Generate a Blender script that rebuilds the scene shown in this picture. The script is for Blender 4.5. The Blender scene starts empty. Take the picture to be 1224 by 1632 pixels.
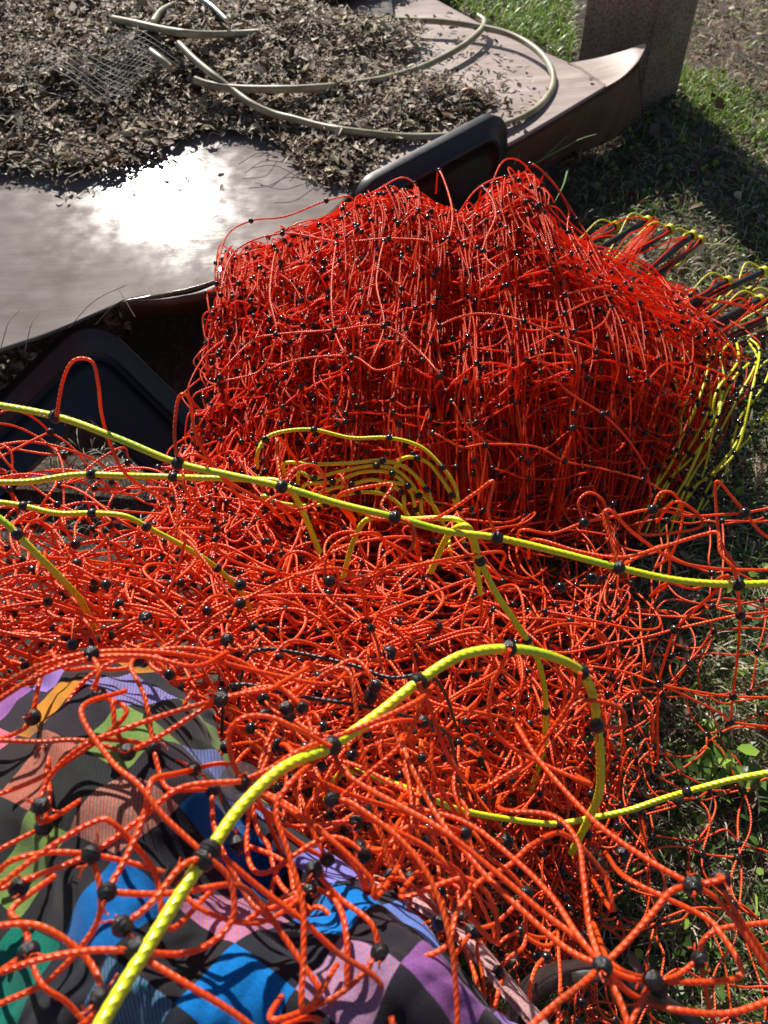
import bpy, math, random
import numpy as np
from mathutils import Vector, Matrix

random.seed(7)
R = np.random.default_rng(11)
SC = bpy.context.scene
COL = SC.collection
rad = math.radians

# ------------------------------------------------------------------ camera, sky, sun, exposure
CAM_H, PITCH, FPX = 1.05, 52.0, 1226.0
cam_d = bpy.data.cameras.new('camera')
cam = bpy.data.objects.new('camera', cam_d)
COL.objects.link(cam)
cam.location = (0, 0, CAM_H)
cam.rotation_euler = (rad(90 - PITCH), 0, 0)
cam_d.sensor_fit = 'VERTICAL'
cam_d.sensor_height = 36.0
cam_d.sensor_width = 27.0
cam_d.lens = 36.0 * FPX / 1632.0
cam_d.clip_start, cam_d.clip_end = 0.02, 400
cam_d.dof.use_dof = True
cam_d.dof.focus_distance = 0.74
cam_d.dof.aperture_fstop = 12.5
SC.camera = cam

SUN_AZ, SUN_EL = -19.0, 34.0          # azimuth from +Y (negative = left), elevation
world = bpy.data.worlds.new('World')
SC.world = world
world.use_nodes = True
wn = world.node_tree.nodes
wl = world.node_tree.links
bg = wn.get('Background') or wn.new('ShaderNodeBackground')
sky = wn.new('ShaderNodeTexSky')
sky.sky_type = 'NISHITA'
sky.sun_disc = False
sky.sun_elevation = rad(SUN_EL)
sky.sun_rotation = rad(SUN_AZ)
sky.dust_density = 0.6
wl.new(sky.outputs['Color'], bg.inputs['Color'])
bg.inputs['Strength'].default_value = 0.05
sd = bpy.data.lights.new('sun', 'SUN')
sd.energy = 5.0
sd.angle = rad(0.5)
sd.color = (1.0, 0.95, 0.87)
sun = bpy.data.objects.new('sun', sd)
COL.objects.link(sun)
sdir = Vector((math.sin(rad(SUN_AZ)) * math.cos(rad(SUN_EL)), math.cos(rad(SUN_AZ)) * math.cos(rad(SUN_EL)), math.sin(rad(SUN_EL))))
sun.rotation_euler = sdir.to_track_quat('Z', 'Y').to_euler()
SC.view_settings.view_transform = 'Standard'
SC.view_settings.look = 'None'
SC.view_settings.gamma = 1.0
SC.view_settings.exposure = 0.55
SC.cycles.use_denoising = True
SC.cycles.max_bounces = 12
SC.cycles.diffuse_bounces = 9

# ------------------------------------------------------------------ helpers
FW = np.array([0, math.cos(rad(PITCH)), -math.sin(rad(PITCH))])
UP = np.array([0, math.sin(rad(PITCH)), math.cos(rad(PITCH))])
RT = np.array([1.0, 0, 0])
CAM = np.array([0, 0, CAM_H])

def ray(px, py):
    px = np.asarray(px, float); py = np.asarray(py, float)
    return FW + RT * ((px - 612) / FPX)[..., None] + UP * ((816 - py) / FPX)[..., None]
def W(px, py, d):
    return CAM + ray(px, py) * np.asarray(d, float)[..., None]
def G(px, py, z=0.0):
    r = ray(px, py)
    return CAM + r * ((np.asarray(z, float) - CAM_H) / r[..., 2])[..., None]
def project(P):
    q = P - CAM
    d = q @ FW
    return 612 + FPX * (q @ RT) / d, 816 - FPX * (q @ UP) / d, d

def catmull(P, n):
    """smooth a polyline (K,3) to n points"""
    P = np.asarray(P, float)
    K = len(P)
    Q = np.vstack([2 * P[0] - P[1], P, 2 * P[-1] - P[-2]])
    s = np.linspace(0, K - 1 - 1e-9, n)
    i = s.astype(int); t = (s - i)[:, None]
    a, b, c, d = Q[i], Q[i + 1], Q[i + 2], Q[i + 3]
    return 0.5 * (2 * b + (c - a) * t + (2 * a - 5 * b + 4 * c - d) * t ** 2 + (3 * b - a - 3 * c + d) * t ** 3)

class Patch:
    """Smooth surface through a grid of control points, called with (u, v) in 0..1"""
    def __init__(self, ctrl):
        self.C = np.asarray(ctrl, float)          # rows (v), cols (u), 3
    def _w(self, s, n):
        s = np.clip(s, 0, 1) * (n - 1) * (1 - 1e-9)
        i = s.astype(int); t = s - i
        w = np.stack([-0.5 * t + t ** 2 - 0.5 * t ** 3, 1 - 2.5 * t ** 2 + 1.5 * t ** 3,
                      0.5 * t + 2 * t ** 2 - 1.5 * t ** 3, -0.5 * t ** 2 + 0.5 * t ** 3], -1)
        idx = np.clip(i[..., None] + np.arange(-1, 3), 0, n - 1)
        return w, idx
    def __call__(self, u, v):
        u = np.asarray(u, float); v = np.asarray(v, float)
        nv, nu = self.C.shape[:2]
        wu, iu = self._w(u, nu); wv, iv = self._w(v, nv)
        out = np.zeros(u.shape + (3,))
        for a in range(4):
            for b in range(4):
                out += (wv[..., a] * wu[..., b])[..., None] * self.C[iv[..., a], iu[..., b]]
        return out

def patch_px(rows, mode='z'):
    f = G if mode == 'z' else W
    return Patch([[f(np.array(float(a)), np.array(float(b)), np.array(float(c))) for a, b, c in row] for row in rows])

def mesh_from(name, V, F, uv=None, col=None, smooth=True):
    """V (n,3); F (m,k) one face size or list of arrays; uv per loop; col per face"""
    me = bpy.data.meshes.new(name)
    Fs = F if isinstance(F, list) else [F]
    Fs = [np.asarray(f, np.int32) for f in Fs if len(f)]
    V = np.asarray(V, np.float32)
    me.vertices.add(len(V))
    me.vertices.foreach_set('co', V.ravel())
    loops = np.concatenate([f.ravel() for f in Fs])
    sizes = np.concatenate([np.full(len(f), f.shape[1], np.int32) for f in Fs])
    me.loops.add(len(loops))
    me.loops.foreach_set('vertex_index', loops)
    me.polygons.add(len(sizes))
    starts = np.concatenate([[0], np.cumsum(sizes)[:-1]]).astype(np.int32)
    me.polygons.foreach_set('loop_start', starts)
    me.polygons.foreach_set('loop_total', sizes)
    if smooth:
        me.polygons.foreach_set('use_smooth', np.ones(len(sizes), bool))
    if uv is not None:
        l = me.uv_layers.new(name='UVMap')
        l.data.foreach_set('uv', np.asarray(uv, np.float32).ravel())
    if col is not None:
        at = me.attributes.new('tint', 'FLOAT_COLOR', 'FACE')
        c4 = np.ones((len(sizes), 4), np.float32); c4[:, :3] = col
        at.data.foreach_set('color', c4.ravel())
    me.update(calc_edges=True)
    me.validate()
    return me

def link(name, me, mat=None, parent=None, **props):
    o = bpy.data.objects.new(name, me)
    COL.objects.link(o)
    if mat is not None and me is not None and not me.materials:
        me.materials.append(mat)
    if parent is not None:
        o.parent = parent
        o.matrix_parent_inverse = Matrix.Translation(parent.location).inverted()
    for k, v in props.items():
        o[k] = v
    return o
def thing(name, label, cat, loc, group=None):
    o = link(name, None, label=label, category=cat)
    o.location = loc
    if group: o['group'] = group
    return o

class Buf:
    def __init__(s): s.V = []; s.F = {}; s.UV = {}; s.C = {}; s.n = 0
    def add(s, V, F, uv=None, col=None):
        F = np.asarray(F); k = F.shape[1]
        s.V.append(V); s.F.setdefault(k, []).append(F + s.n)
        if uv is not None: s.UV.setdefault(k, []).append(uv)
        if col is not None: s.C.setdefault(k, []).append(col)
        s.n += len(V)
    def mesh(s, name, smooth=True):
        ks = sorted(s.F)
        F = [np.concatenate(s.F[k]) for k in ks]
        uv = np.concatenate([np.concatenate(s.UV[k]).reshape(-1, 2) for k in ks]) if s.UV else None
        col = np.concatenate([np.concatenate(s.C[k]) for k in ks]) if s.C else None
        return mesh_from(name, np.concatenate(s.V), F, uv, col, smooth)

def frames(P):
    """parallel-transport frames of curves P (M,N,3)"""
    T = np.empty_like(P)
    T[:, 1:-1] = P[:, 2:] - P[:, :-2]; T[:, 0] = P[:, 1] - P[:, 0]; T[:, -1] = P[:, -1] - P[:, -2]
    T /= np.linalg.norm(T, axis=-1, keepdims=True) + 1e-12
    N = np.empty_like(P)
    ref = np.where(np.abs(T[:, 0, 2:3]) > 0.9, np.array([1.0, 0, 0]), np.array([0, 0, 1.0]))
    n = np.cross(T[:, 0], ref); n /= np.linalg.norm(n, axis=-1, keepdims=True)
    N[:, 0] = n
    for i in range(1, P.shape[1]):
        n = n - T[:, i] * np.sum(n * T[:, i], -1, keepdims=True)
        n /= np.linalg.norm(n, axis=-1, keepdims=True) + 1e-12
        N[:, i] = n
    return T, N, np.cross(T, N)

def tubes(buf, P, r, sides=5, twist=0.0, caps=False):
    """tubes along curves P (M,N,3); r scalar or (M,) or (M,N); twist = pitch in m of real three-strand lay"""
    P = np.asarray(P, float)
    if P.ndim == 2: P = P[None]
    M, N = P.shape[:2]
    T, A, B = frames(P)
    L = np.concatenate([np.zeros((M, 1)), np.cumsum(np.linalg.norm(np.diff(P, axis=1), axis=-1), 1)], 1)
    r = np.broadcast_to(np.asarray(r, float).reshape((-1,) + (1,) * (2 - max(1, np.ndim(r)))) if np.ndim(r) < 2 else r, (M, N))
    th = np.arange(sides) / sides * 2 * math.pi
    rr = r[..., None] * np.ones(sides)
    if twist:
        ph = th[None, None] - 2 * math.pi * L[..., None] / twist
        rr = rr * (0.86 + 0.19 * np.abs(np.cos(1.5 * ph)) ** 0.6)
    V = P[:, :, None] + rr[..., None] * (np.cos(th)[:, None] * A[:, :, None] + np.sin(th)[:, None] * B[:, :, None])
    m, i, s = np.meshgrid(np.arange(M), np.arange(N - 1), np.arange(sides), indexing='ij')
    idx = lambda m, i, s: (m * N + i) * sides + s % sides
    F = np.stack([idx(m, i, s), idx(m, i, s + 1), idx(m, i + 1, s + 1), idx(m, i + 1, s)], -1).reshape(-1, 4)
    u0 = L[:, :-1, None] + 0 * s; u1 = L[:, 1:, None] + 0 * s
    v0 = s / sides; v1 = (s + 1) / sides
    uv = np.stack([np.stack([u0, v0], -1), np.stack([u0, v1], -1), np.stack([u1, v1], -1), np.stack([u1, v0], -1)], -2).reshape(-1, 4, 2)
    buf.add(V.reshape(-1, 3), F[:, ::-1], uv[:, ::-1])
    if caps:
        for mm in range(M):
            for e in (0, N - 1):
                c = [[idx(mm, e, k) for k in range(sides)]]
                rg = V[mm, e]
                ff = np.arange(sides)[None] if e == N - 1 else np.arange(sides)[None, ::-1]
                if sides == 4: ff = ff
                buf.add(rg, ff, np.zeros((1, sides, 2)))

def grid_mesh(name, S, nu, nv, thick=0.0, uvscale=(1, 1), disp=None):
    u, v = np.meshgrid(np.linspace(0, 1, nu), np.linspace(0, 1, nv))
    P = S(u, v)
    if disp is not None: P = P + disp(u, v, P)
    du = np.gradient(P, axis=1); dv = np.gradient(P, axis=0)
    n = np.cross(du, dv); n /= np.linalg.norm(n, axis=-1, keepdims=True) + 1e-12
    if n[..., 2].mean() < 0: n = -n
    j, i = np.meshgrid(np.arange(nv - 1), np.arange(nu - 1), indexing='ij')
    F = np.stack([j * nu + i, j * nu + i + 1, (j + 1) * nu + i + 1, (j + 1) * nu + i], -1).reshape(-1, 4)
    fn = np.cross(P.reshape(-1, 3)[F[0, 1]] - P.reshape(-1, 3)[F[0, 0]], P.reshape(-1, 3)[F[0, 2]] - P.reshape(-1, 3)[F[0, 1]])
    if fn @ n.reshape(-1, 3)[F[0, 0]] < 0: F = F[:, ::-1]
    V = P.reshape(-1, 3)
    UVv = np.stack([u * uvscale[0], v * uvscale[1]], -1).reshape(-1, 2)
    if thick:
        k = len(V)
        V = np.concatenate([V, V - n.reshape(-1, 3) * thick])
        UVv = np.concatenate([UVv, UVv])
        edge = np.concatenate([np.arange(nu - 1), (np.arange(nv - 1) * nu + nu - 1), (nv - 1) * nu + np.arange(nu - 1, 0, -1), np.arange(nv - 1, 0, -1) * nu])
        nx = np.roll(edge, -1)
        side = np.stack([edge, nx, nx + k, edge + k], -1)
        F = np.concatenate([F, F[:, ::-1] + k, side])
    return mesh_from(name, V, F, UVv[F.ravel()])

# ------------------------------------------------------------------ materials
def mat(name, base=(0.5, 0.5, 0.5), rough=0.5, **kw):
    m = bpy.data.materials.new(name)
    m.use_nodes = True
    b = m.node_tree.nodes['Principled BSDF']
    b.inputs['Base Color'].default_value = (*base, 1)
    b.inputs['Roughness'].default_value = rough
    for k, v in kw.items():
        b.inputs[k.replace('_', ' ')].default_value = v
    return m, m.node_tree.nodes, m.node_tree.links, b
def node(ns, t, **kw):
    n = ns.new(t)
    for k, v in kw.items(): setattr(n, k, v)
    return n
def math_n(ns, ls, op, a, b=None, c=None):
    n = ns.new('ShaderNodeMath'); n.operation = op
    for i, x in enumerate((a, b, c)):
        if x is None: continue
        if isinstance(x, (int, float)): n.inputs[i].default_value = x
        else: ls.new(x, n.inputs[i])
    return n.outputs[0]
def ramp(ns, ls, fac, stops, interp='LINEAR'):
    n = ns.new('ShaderNodeValToRGB'); r = n.color_ramp; r.interpolation = interp
    while len(r.elements) < len(stops): r.elements.new(0.5)
    for e, (p, c) in zip(r.elements, stops):
        e.position = p; e.color = (*c, 1)
    ls.new(fac, n.inputs['Fac'])
    return n.outputs['Color']
def noise(ns, ls, scale, detail=4, vec=None, rough=0.55):
    n = ns.new('ShaderNodeTexNoise'); n.inputs['Scale'].default_value = scale; n.inputs['Detail'].default_value = detail
    n.inputs['Roughness'].default_value = rough
    ls.new(vec if vec is not None else ns.new('ShaderNodeTexCoord').outputs['Object'], n.inputs['Vector'])
    return n.outputs['Fac']
def bump(ns, ls, h, b, strength=0.5, dist=0.002):
    n = ns.new('ShaderNodeBump'); n.inputs['Strength'].default_value = strength; n.inputs['Distance'].default_value = dist
    ls.new(h, n.inputs['Height']); ls.new(n.outputs[0], b.inputs['Normal'])

def rope_mat(name, c1, c2, pitch, rough=0.27, rope=True, glow=0.0):
    m, ns, ls, b = mat(name, c1, rough)
    tc = ns.new('ShaderNodeTexCoord')
    sp = ns.new('ShaderNodeSeparateXYZ'); ls.new(tc.outputs['UV'], sp.inputs[0])
    geo = tc.outputs['Object']
    f = noise(ns, ls, 22.0, 4, geo)
    mx = node(ns, 'ShaderNodeMix', data_type='RGBA')
    ls.new(ramp(ns, ls, f, [(0.34, (c1[0] * .62, c1[1] * .9 + .01, c1[2] + .01)), (0.42, c1), (0.62, c2), (0.74, (c2[0], c2[1] * 1.5, c2[2] + .03))]), mx.inputs['A'])
    # fine fibre colour streaks that follow the lay of the strands
    a = math_n(ns, ls, 'MULTIPLY', sp.outputs['X'], -3.0 / pitch)
    ph = math_n(ns, ls, 'MULTIPLY_ADD', sp.outputs['Y'], 3.0, a)
    w = math_n(ns, ls, 'ABSOLUTE', math_n(ns, ls, 'COSINE', math_n(ns, ls, 'MULTIPLY', ph, math.pi)))
    fib = math_n(ns, ls, 'ABSOLUTE', math_n(ns, ls, 'COSINE', math_n(ns, ls, 'MULTIPLY', ph, math.pi * 4)))
    mx.inputs['B'].default_value = (min(1, c1[0] * 1.1 + 0.03), c1[1] * 1.4 + 0.02, c1[2] * 1.5 + 0.015, 1)
    ls.new(math_n(ns, ls, 'MULTIPLY', fib, 0.35), mx.inputs['Factor'])
    ls.new(mx.outputs['Result'], b.inputs['Base Color'])
    h = math_n(ns, ls, 'MULTIPLY_ADD', fib, 0.14, w)
    bump(ns, ls, h, b, 0.6, 0.0008)
    b.inputs['Specular IOR Level'].default_value = 0.7
    if glow:
        tr = ns.new('ShaderNodeBsdfTranslucent'); ms = ns.new('ShaderNodeMixShader'); ms.inputs[0].default_value = glow
        ls.new(mx.outputs['Result'], tr.inputs['Color']); out = ns['Material Output']
        ls.new(b.outputs[0], ms.inputs[1]); ls.new(tr.outputs[0], ms.inputs[2]); ls.new(ms.outputs[0], out.inputs['Surface'])
    return m
ORANGE = rope_mat('orange_twine', (0.94, 0.075, 0.005), (0.97, 0.115, 0.012), 0.0105, glow=0.58)
ORANGE_M = rope_mat('orange_loose_twine', (0.94, 0.068, 0.005), (0.97, 0.110, 0.012), 0.0105, glow=0.22)
ORANGE_R = rope_mat('orange_laid_twine', (0.94, 0.085, 0.008), (0.97, 0.145, 0.020), 0.0105, glow=0.35)
YELLOW = rope_mat('yellow_cord', (0.72, 0.66, 0.012), (0.78, 0.74, 0.02), 0.013)
YELLOW_R = rope_mat('yellow_laid_cord', (0.70, 0.68, 0.012), (0.76, 0.74, 0.03), 0.015)
BLACKC = rope_mat('black_cord', (0.012, 0.012, 0.014), (0.02, 0.02, 0.022), 0.012, 0.3)
BEAD, _n, _l, _b = mat('bead_plastic', (0.010, 0.010, 0.013), 0.16)
bump(_n, _l, noise(_n, _l, 400, 2), _b, 0.35, 0.0005)
_l.new(ramp(_n, _l, noise(_n, _l, 120, 4), [(.45, (0.008, 0.008, 0.010)), (.72, (0.05, 0.042, 0.038))]), _b.inputs['Base Color'])
_l.new(ramp(_n, _l, noise(_n, _l, 90, 4), [(.4, (0.12,) * 3), (.7, (0.42,) * 3)]), _b.inputs['Roughness'])
POST, _n, _l, _b = mat('post_plastic', (0.018, 0.019, 0.022), 0.32)
bump(_n, _l, noise(_n, _l, 160, 3), _b, 0.3, 0.0006)
CLEAR, _n, _l, _b = mat('smoky_disc', (0.07, 0.06, 0.06), 0.2, Alpha=0.55)

# tray plastic: near black, dusty
TRAY, ns, ls, b = mat('dusty_black_plastic', (0.014, 0.014, 0.019), 0.4)
b.inputs['Specular IOR Level'].default_value = 0.5
f = noise(ns, ls, 14, 6)
ls.new(ramp(ns, ls, f, [(0.35, (0.014, 0.014, 0.018)), (0.60, (0.018, 0.018, 0.022)), (0.8, (0.045, 0.042, 0.042))]), b.inputs['Base Color'])
ls.new(ramp(ns, ls, f, [(0.3, (0.32,) * 3), (0.7, (0.55,) * 3)]), b.inputs['Roughness'])
bump(ns, ls, noise(ns, ls, 700, 2), b, 0.2, 0.0005)

# plywood face: pale greyed veneer, weathered, glossy
def ply(name, dark, light, rough, ax=(1.0, 9.0, 1.0), spec=0.5):
    m, ns, ls, b = mat(name, light, rough)
    tc = ns.new('ShaderNodeTexCoord'); mp = ns.new('ShaderNodeMapping')
    mp.inputs['Scale'].default_value = ax; mp.inputs['Rotation'].default_value = (0, 0, rad(-24))
    ls.new(tc.outputs['Object'], mp.inputs['Vector'])
    g = noise(ns, ls, 3.2, 7, mp.outputs['Vector'], 0.6)
    mp2 = ns.new('ShaderNodeMapping'); mp2.inputs['Scale'].default_value = (4.0, 90.0, 4.0); mp2.inputs['Rotation'].default_value = (0, 0, rad(-24))
    ls.new(tc.outputs['Object'], mp2.inputs['Vector'])
    g2 = noise(ns, ls, 3.0, 5, mp2.outputs['Vector'], 0.7)
    st = noise(ns, ls, 7.0, 6)
    h = math_n(ns, ls, 'ADD', math_n(ns, ls, 'MULTIPLY', g, 0.6), math_n(ns, ls, 'MULTIPLY', g2, 0.4))
    c = ramp(ns, ls, h, [(0.34, dark), (0.50, tuple((a + b_) / 2 for a, b_ in zip(dark, light))), (0.64, light)])
    mx = node(ns, 'ShaderNodeMix', data_type='RGBA', blend_type='MULTIPLY'); mx.inputs['Factor'].default_value = 0.75
    ls.new(c, mx.inputs['A']); ls.new(ramp(ns, ls, st, [(0.32, (0.62, 0.58, 0.54)), (0.5, (1, 1, 1))]), mx.inputs['B'])
    ls.new(mx.outputs['Result'], b.inputs['Base Color'])
    rr = ramp(ns, ls, noise(ns, ls, 26, 6), [(0.35, (rough - 0.03,) * 3), (0.7, (rough + 0.07,) * 3)])
    ls.new(rr, b.inputs['Roughness'])
    b.inputs['Specular IOR Level'].default_value = spec
    bump(ns, ls, h, b, 0.25, 0.0012)
    return m
PLY = ply('weathered_veneer', (0.20, 0.168, 0.152), (0.28, 0.245, 0.225), 0.145, spec=.10)
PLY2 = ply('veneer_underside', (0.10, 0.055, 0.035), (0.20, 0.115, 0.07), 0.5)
PLYB = ply('weathered_panel', (0.26, 0.185, 0.16), (0.46, 0.36, 0.32), 0.48)

def tint_mat(name, rough=0.6, spec=0.4, trans=0.0):
    m, ns, ls, b = mat(name, (0.3, 0.3, 0.3), rough)
    a = node(ns, 'ShaderNodeAttribute', attribute_name='tint')
    ls.new(a.outputs['Color'], b.inputs['Base Color'])
    b.inputs['Specular IOR Level'].default_value = spec
    tr = ns.new('ShaderNodeBsdfTranslucent'); ms = ns.new('ShaderNodeMixShader'); ms.inputs[0].default_value = trans
    ls.new(a.outputs['Color'], tr.inputs['Color'])
    ls.new(b.outputs[0], ms.inputs[1]); ls.new(tr.outputs[0], ms.inputs[2]); ls.new(ms.outputs[0], ns['Material Output'].inputs['Surface'])
    return m
LEAF = tint_mat('dead_leaf', 0.6, 0.28, .12)
GRASS = tint_mat('grass_blade', 0.42, 0.5, .35)

HOSE, ns, ls, b = mat('hose_vinyl', (0.42, 0.38, 0.24), 0.42)
ls.new(ramp(ns, ls, noise(ns, ls, 14, 6), [(0.35, (0.24, 0.20, 0.11)), (0.6, (0.43, 0.39, 0.25)), (0.8, (0.5, 0.46, 0.33))]), b.inputs['Base Color'])
bump(ns, ls, noise(ns, ls, 220, 3), b, 0.3, 0.001)

WIRE, ns, ls, b = mat('galvanised_wire', (0.15, 0.15, 0.15), 0.5, Metallic=0.6)
METAL, ns, ls, b = mat('bright_metal', (0.6, 0.62, 0.62), 0.3, Metallic=0.9)
TWIG, ns, ls, b = mat('twig_bark', (0.13, 0.085, 0.055), 0.65)

# ground: dark soil with thatch
SOIL, ns, ls, b = mat('soil', (0.1, 0.07, 0.05), 0.9)
tc = ns.new('ShaderNodeTexCoord')
n1 = noise(ns, ls, 2.2, 8, tc.outputs['Object']); n2 = noise(ns, ls, 60, 6, tc.outputs['Object'], 0.7)
mx = node(ns, 'ShaderNodeMix', data_type='RGBA', blend_type='MULTIPLY'); mx.inputs['Factor'].default_value = 0.85
ls.new(ramp(ns, ls, n1, [(0.35, (0.065, 0.045, 0.03)), (0.55, (0.14, 0.10, 0.075)), (0.7, (0.24, 0.18, 0.14))]), mx.inputs['A'])
ls.new(ramp(ns, ls, n2, [(0.35, (0.35, 0.35, 0.35)), (0.65, (1.2, 1.15, 1.1))]), mx.inputs['B'])
ls.new(mx.outputs['Result'], b.inputs['Base Color'])
bump(ns, ls, n2, b, 0.9, 0.012)

# concrete post with exposed aggregate
CONC, ns, ls, b = mat('aggregate_concrete', (0.3, 0.27, 0.24), 0.8)
v = node(ns, 'ShaderNodeTexVoronoi'); v.inputs['Scale'].default_value = 150; ls.new(ns.new('ShaderNodeTexCoord').outputs['Object'], v.inputs['Vector'])
vv = ramp(ns, ls, v.outputs['Distance'], [(0.1, (0.9, 0.86, 0.8)), (0.5, (0.7, 0.64, 0.58)), (0.8, (0.3, 0.26, 0.22))])
nn = ramp(ns, ls, noise(ns, ls, 5, 8), [(0.3, (0.26, 0.19, 0.145)), (0.55, (0.42, 0.33, 0.27)), (0.75, (0.52, 0.44, 0.37))])
mx = node(ns, 'ShaderNodeMix', data_type='RGBA', blend_type='MULTIPLY'); mx.inputs['Factor'].default_value = 0.8
ls.new(nn, mx.inputs['A']); ls.new(vv, mx.inputs['B']); ls.new(mx.outputs['Result'], b.inputs['Base Color'])
bump(ns, ls, v.outputs['Distance'], b, 1.0, 0.004)

# multi-coloured plaid flannel, laid out in the cloth's own UV (metres)
PLAID, ns, ls, b = mat('plaid_flannel', (0.1, 0.1, 0.1), 0.85)
uvn = ns.new('ShaderNodeTexCoord')
sp = ns.new('ShaderNodeSeparateXYZ'); ls.new(uvn.outputs['UV'], sp.inputs[0])
CELL = 0.036
fu = math_n(ns, ls, 'DIVIDE', sp.outputs['X'], CELL); fv = math_n(ns, ls, 'DIVIDE', sp.outputs['Y'], CELL)
iu = math_n(ns, ls, 'FLOOR', fu); iv = math_n(ns, ls, 'FLOOR', fv)
pu = math_n(ns, ls, 'FLOORED_MODULO', iu, 2.0); pv = math_n(ns, ls, 'FLOORED_MODULO', iv, 2.0)
hu = math_n(ns, ls, 'FLOOR', math_n(ns, ls, 'MULTIPLY', iu, 0.5)); hv = math_n(ns, ls, 'FLOOR', math_n(ns, ls, 'MULTIPLY', iv, 0.5))
PAL_U = [(0.25, 0.09, 0.30), (0.50, 0.09, 0.36), (0.50, 0.20, 0.015), (0.17, 0.09, 0.025), (0.15, 0.25, 0.06), (0.00, 0.13, 0.085), (0.00, 0.11, 0.36),
         (0.22, 0.19, 0.60), (0.00, 0.16, 0.50), (0.00, 0.25, 0.68)]
PAL_V = [(0.20, 0.20, 0.58), (0.00, 0.13, 0.42), (0.30, 0.13, 0.38), (0.00, 0.16, 0.11), (0.18, 0.10, 0.03), (0.50, 0.14, 0.11), (0.46, 0.12, 0.40)]
def pal(idx, colours):
    k = math_n(ns, ls, 'DIVIDE', math_n(ns, ls, 'FLOORED_MODULO', idx, float(len(colours))), float(len(colours)))
    k = math_n(ns, ls, 'ADD', k, 0.01)
    return ramp(ns, ls, k, [(i / len(colours), c) for i, c in enumerate(colours)], 'CONSTANT')
cu = pal(iu, PAL_U); cv = pal(iv, PAL_V)
def mixc(fac, A, B, bt='MIX'):
    m_ = node(ns, 'ShaderNodeMix', data_type='RGBA', blend_type=bt)
    for s_, x in (('Factor', fac), ('A', A), ('B', B)):
        if isinstance(x, (int, float)): m_.inputs[s_].default_value = x
        elif isinstance(x, tuple): m_.inputs[s_].default_value = (*x, 1)
        else: ls.new(x, m_.inputs[s_])
    return m_.outputs['Result']
both = mixc(pu, cu, cv)
same = math_n(ns, ls, 'COMPARE', pu, pv, 0.1)
# twill: alternate threads show the warp or the weft
tw = math_n(ns, ls, 'FLOORED_MODULO', math_n(ns, ls, 'MULTIPLY', math_n(ns, ls, 'ADD', sp.outputs['X'], sp.outputs['Y']), 430.0), 1.0)
tw = math_n(ns, ls, 'GREATER_THAN', tw, 0.45)
dark = mixc(math_n(ns, ls, 'MULTIPLY', tw, 0.25), (0.013, 0.013, 0.017), mixc(0.88, both, (0.02, 0.02, 0.024)))
both2 = mixc(math_n(ns, ls, 'MULTIPLY', tw, 0.6), both, cu)
colr = mixc(same, dark, both2)
fz = ramp(ns, ls, noise(ns, ls, 900, 3), [(0.3, (0.55, 0.55, 0.55)), (0.7, (1.1, 1.1, 1.1))])
ls.new(mixc(0.8, colr, fz, 'MULTIPLY'), b.inputs['Base Color'])
b.inputs['Sheen Weight'].default_value = 0.08
b.inputs['Specular IOR Level'].default_value = 0.15
bump(ns, ls, math_n(ns, ls, 'ADD', tw, noise(ns, ls, 1400, 2)), b, 0.5, 0.0006)
PINK, ns, ls, b = mat('pink_speckled_fabric', (0.6, 0.35, 0.33), 0.9)
ls.new(ramp(ns, ls, noise(ns, ls, 420, 4), [(0.35, (0.42, 0.19, 0.19)), (0.55, (0.62, 0.36, 0.35)), (0.7, (0.74, 0.52, 0.50))]), b.inputs['Base Color'])
bump(ns, ls, noise(ns, ls, 500, 3), b, 0.6, 0.001)
SKIN, ns, ls, b = mat('skin', (0.55, 0.30, 0.21), 0.5)
STRAP, ns, ls, b = mat('worn_rubber', (0.045, 0.034, 0.03), 0.45)
ls.new(ramp(ns, ls, noise(ns, ls, 40, 6), [(0.35, (0.012, 0.010, 0.010)), (0.7, (0.045, 0.033, 0.029))]), b.inputs['Base Color'])
bump(ns, ls, noise(ns, ls, 300, 3), b, 0.4, 0.001)

# ------------------------------------------------------------------ ground
def warp(n, lo, hi, p=3.0):
    t = np.linspace(-1, 1, n)
    s = np.sign(t) * (0.06 * np.abs(t) + 0.94 * np.abs(t) ** p)
    return np.where(s < 0, -s * lo, s * hi)
gx = warp(260, -120, 120, 5.0); gy = warp(260, -120, 160, 5.0) + 1.0
X, Y = np.meshgrid(gx, gy)
near = np.exp(-((X / 4) ** 2 + ((Y - 1) / 4) ** 2))
Z = near * (0.012 * np.sin(3.1 * X + 1) * np.cos(2.7 * Y) + 0.006 * np.sin(9 * X + 2 * Y) * np.sin(8 * Y + 1)) - 0.012 * near
V = np.stack([X, Y, Z], -1).reshape(-1, 3)
j, i = np.meshgrid(np.arange(259), np.arange(259), indexing='ij')
F = np.stack([j * 260 + i, j * 260 + i + 1, (j + 1) * 260 + i + 1, (j + 1) * 260 + i], -1).reshape(-1, 4)
link('ground', mesh_from('ground', V, F), SOIL, kind='structure')

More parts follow.
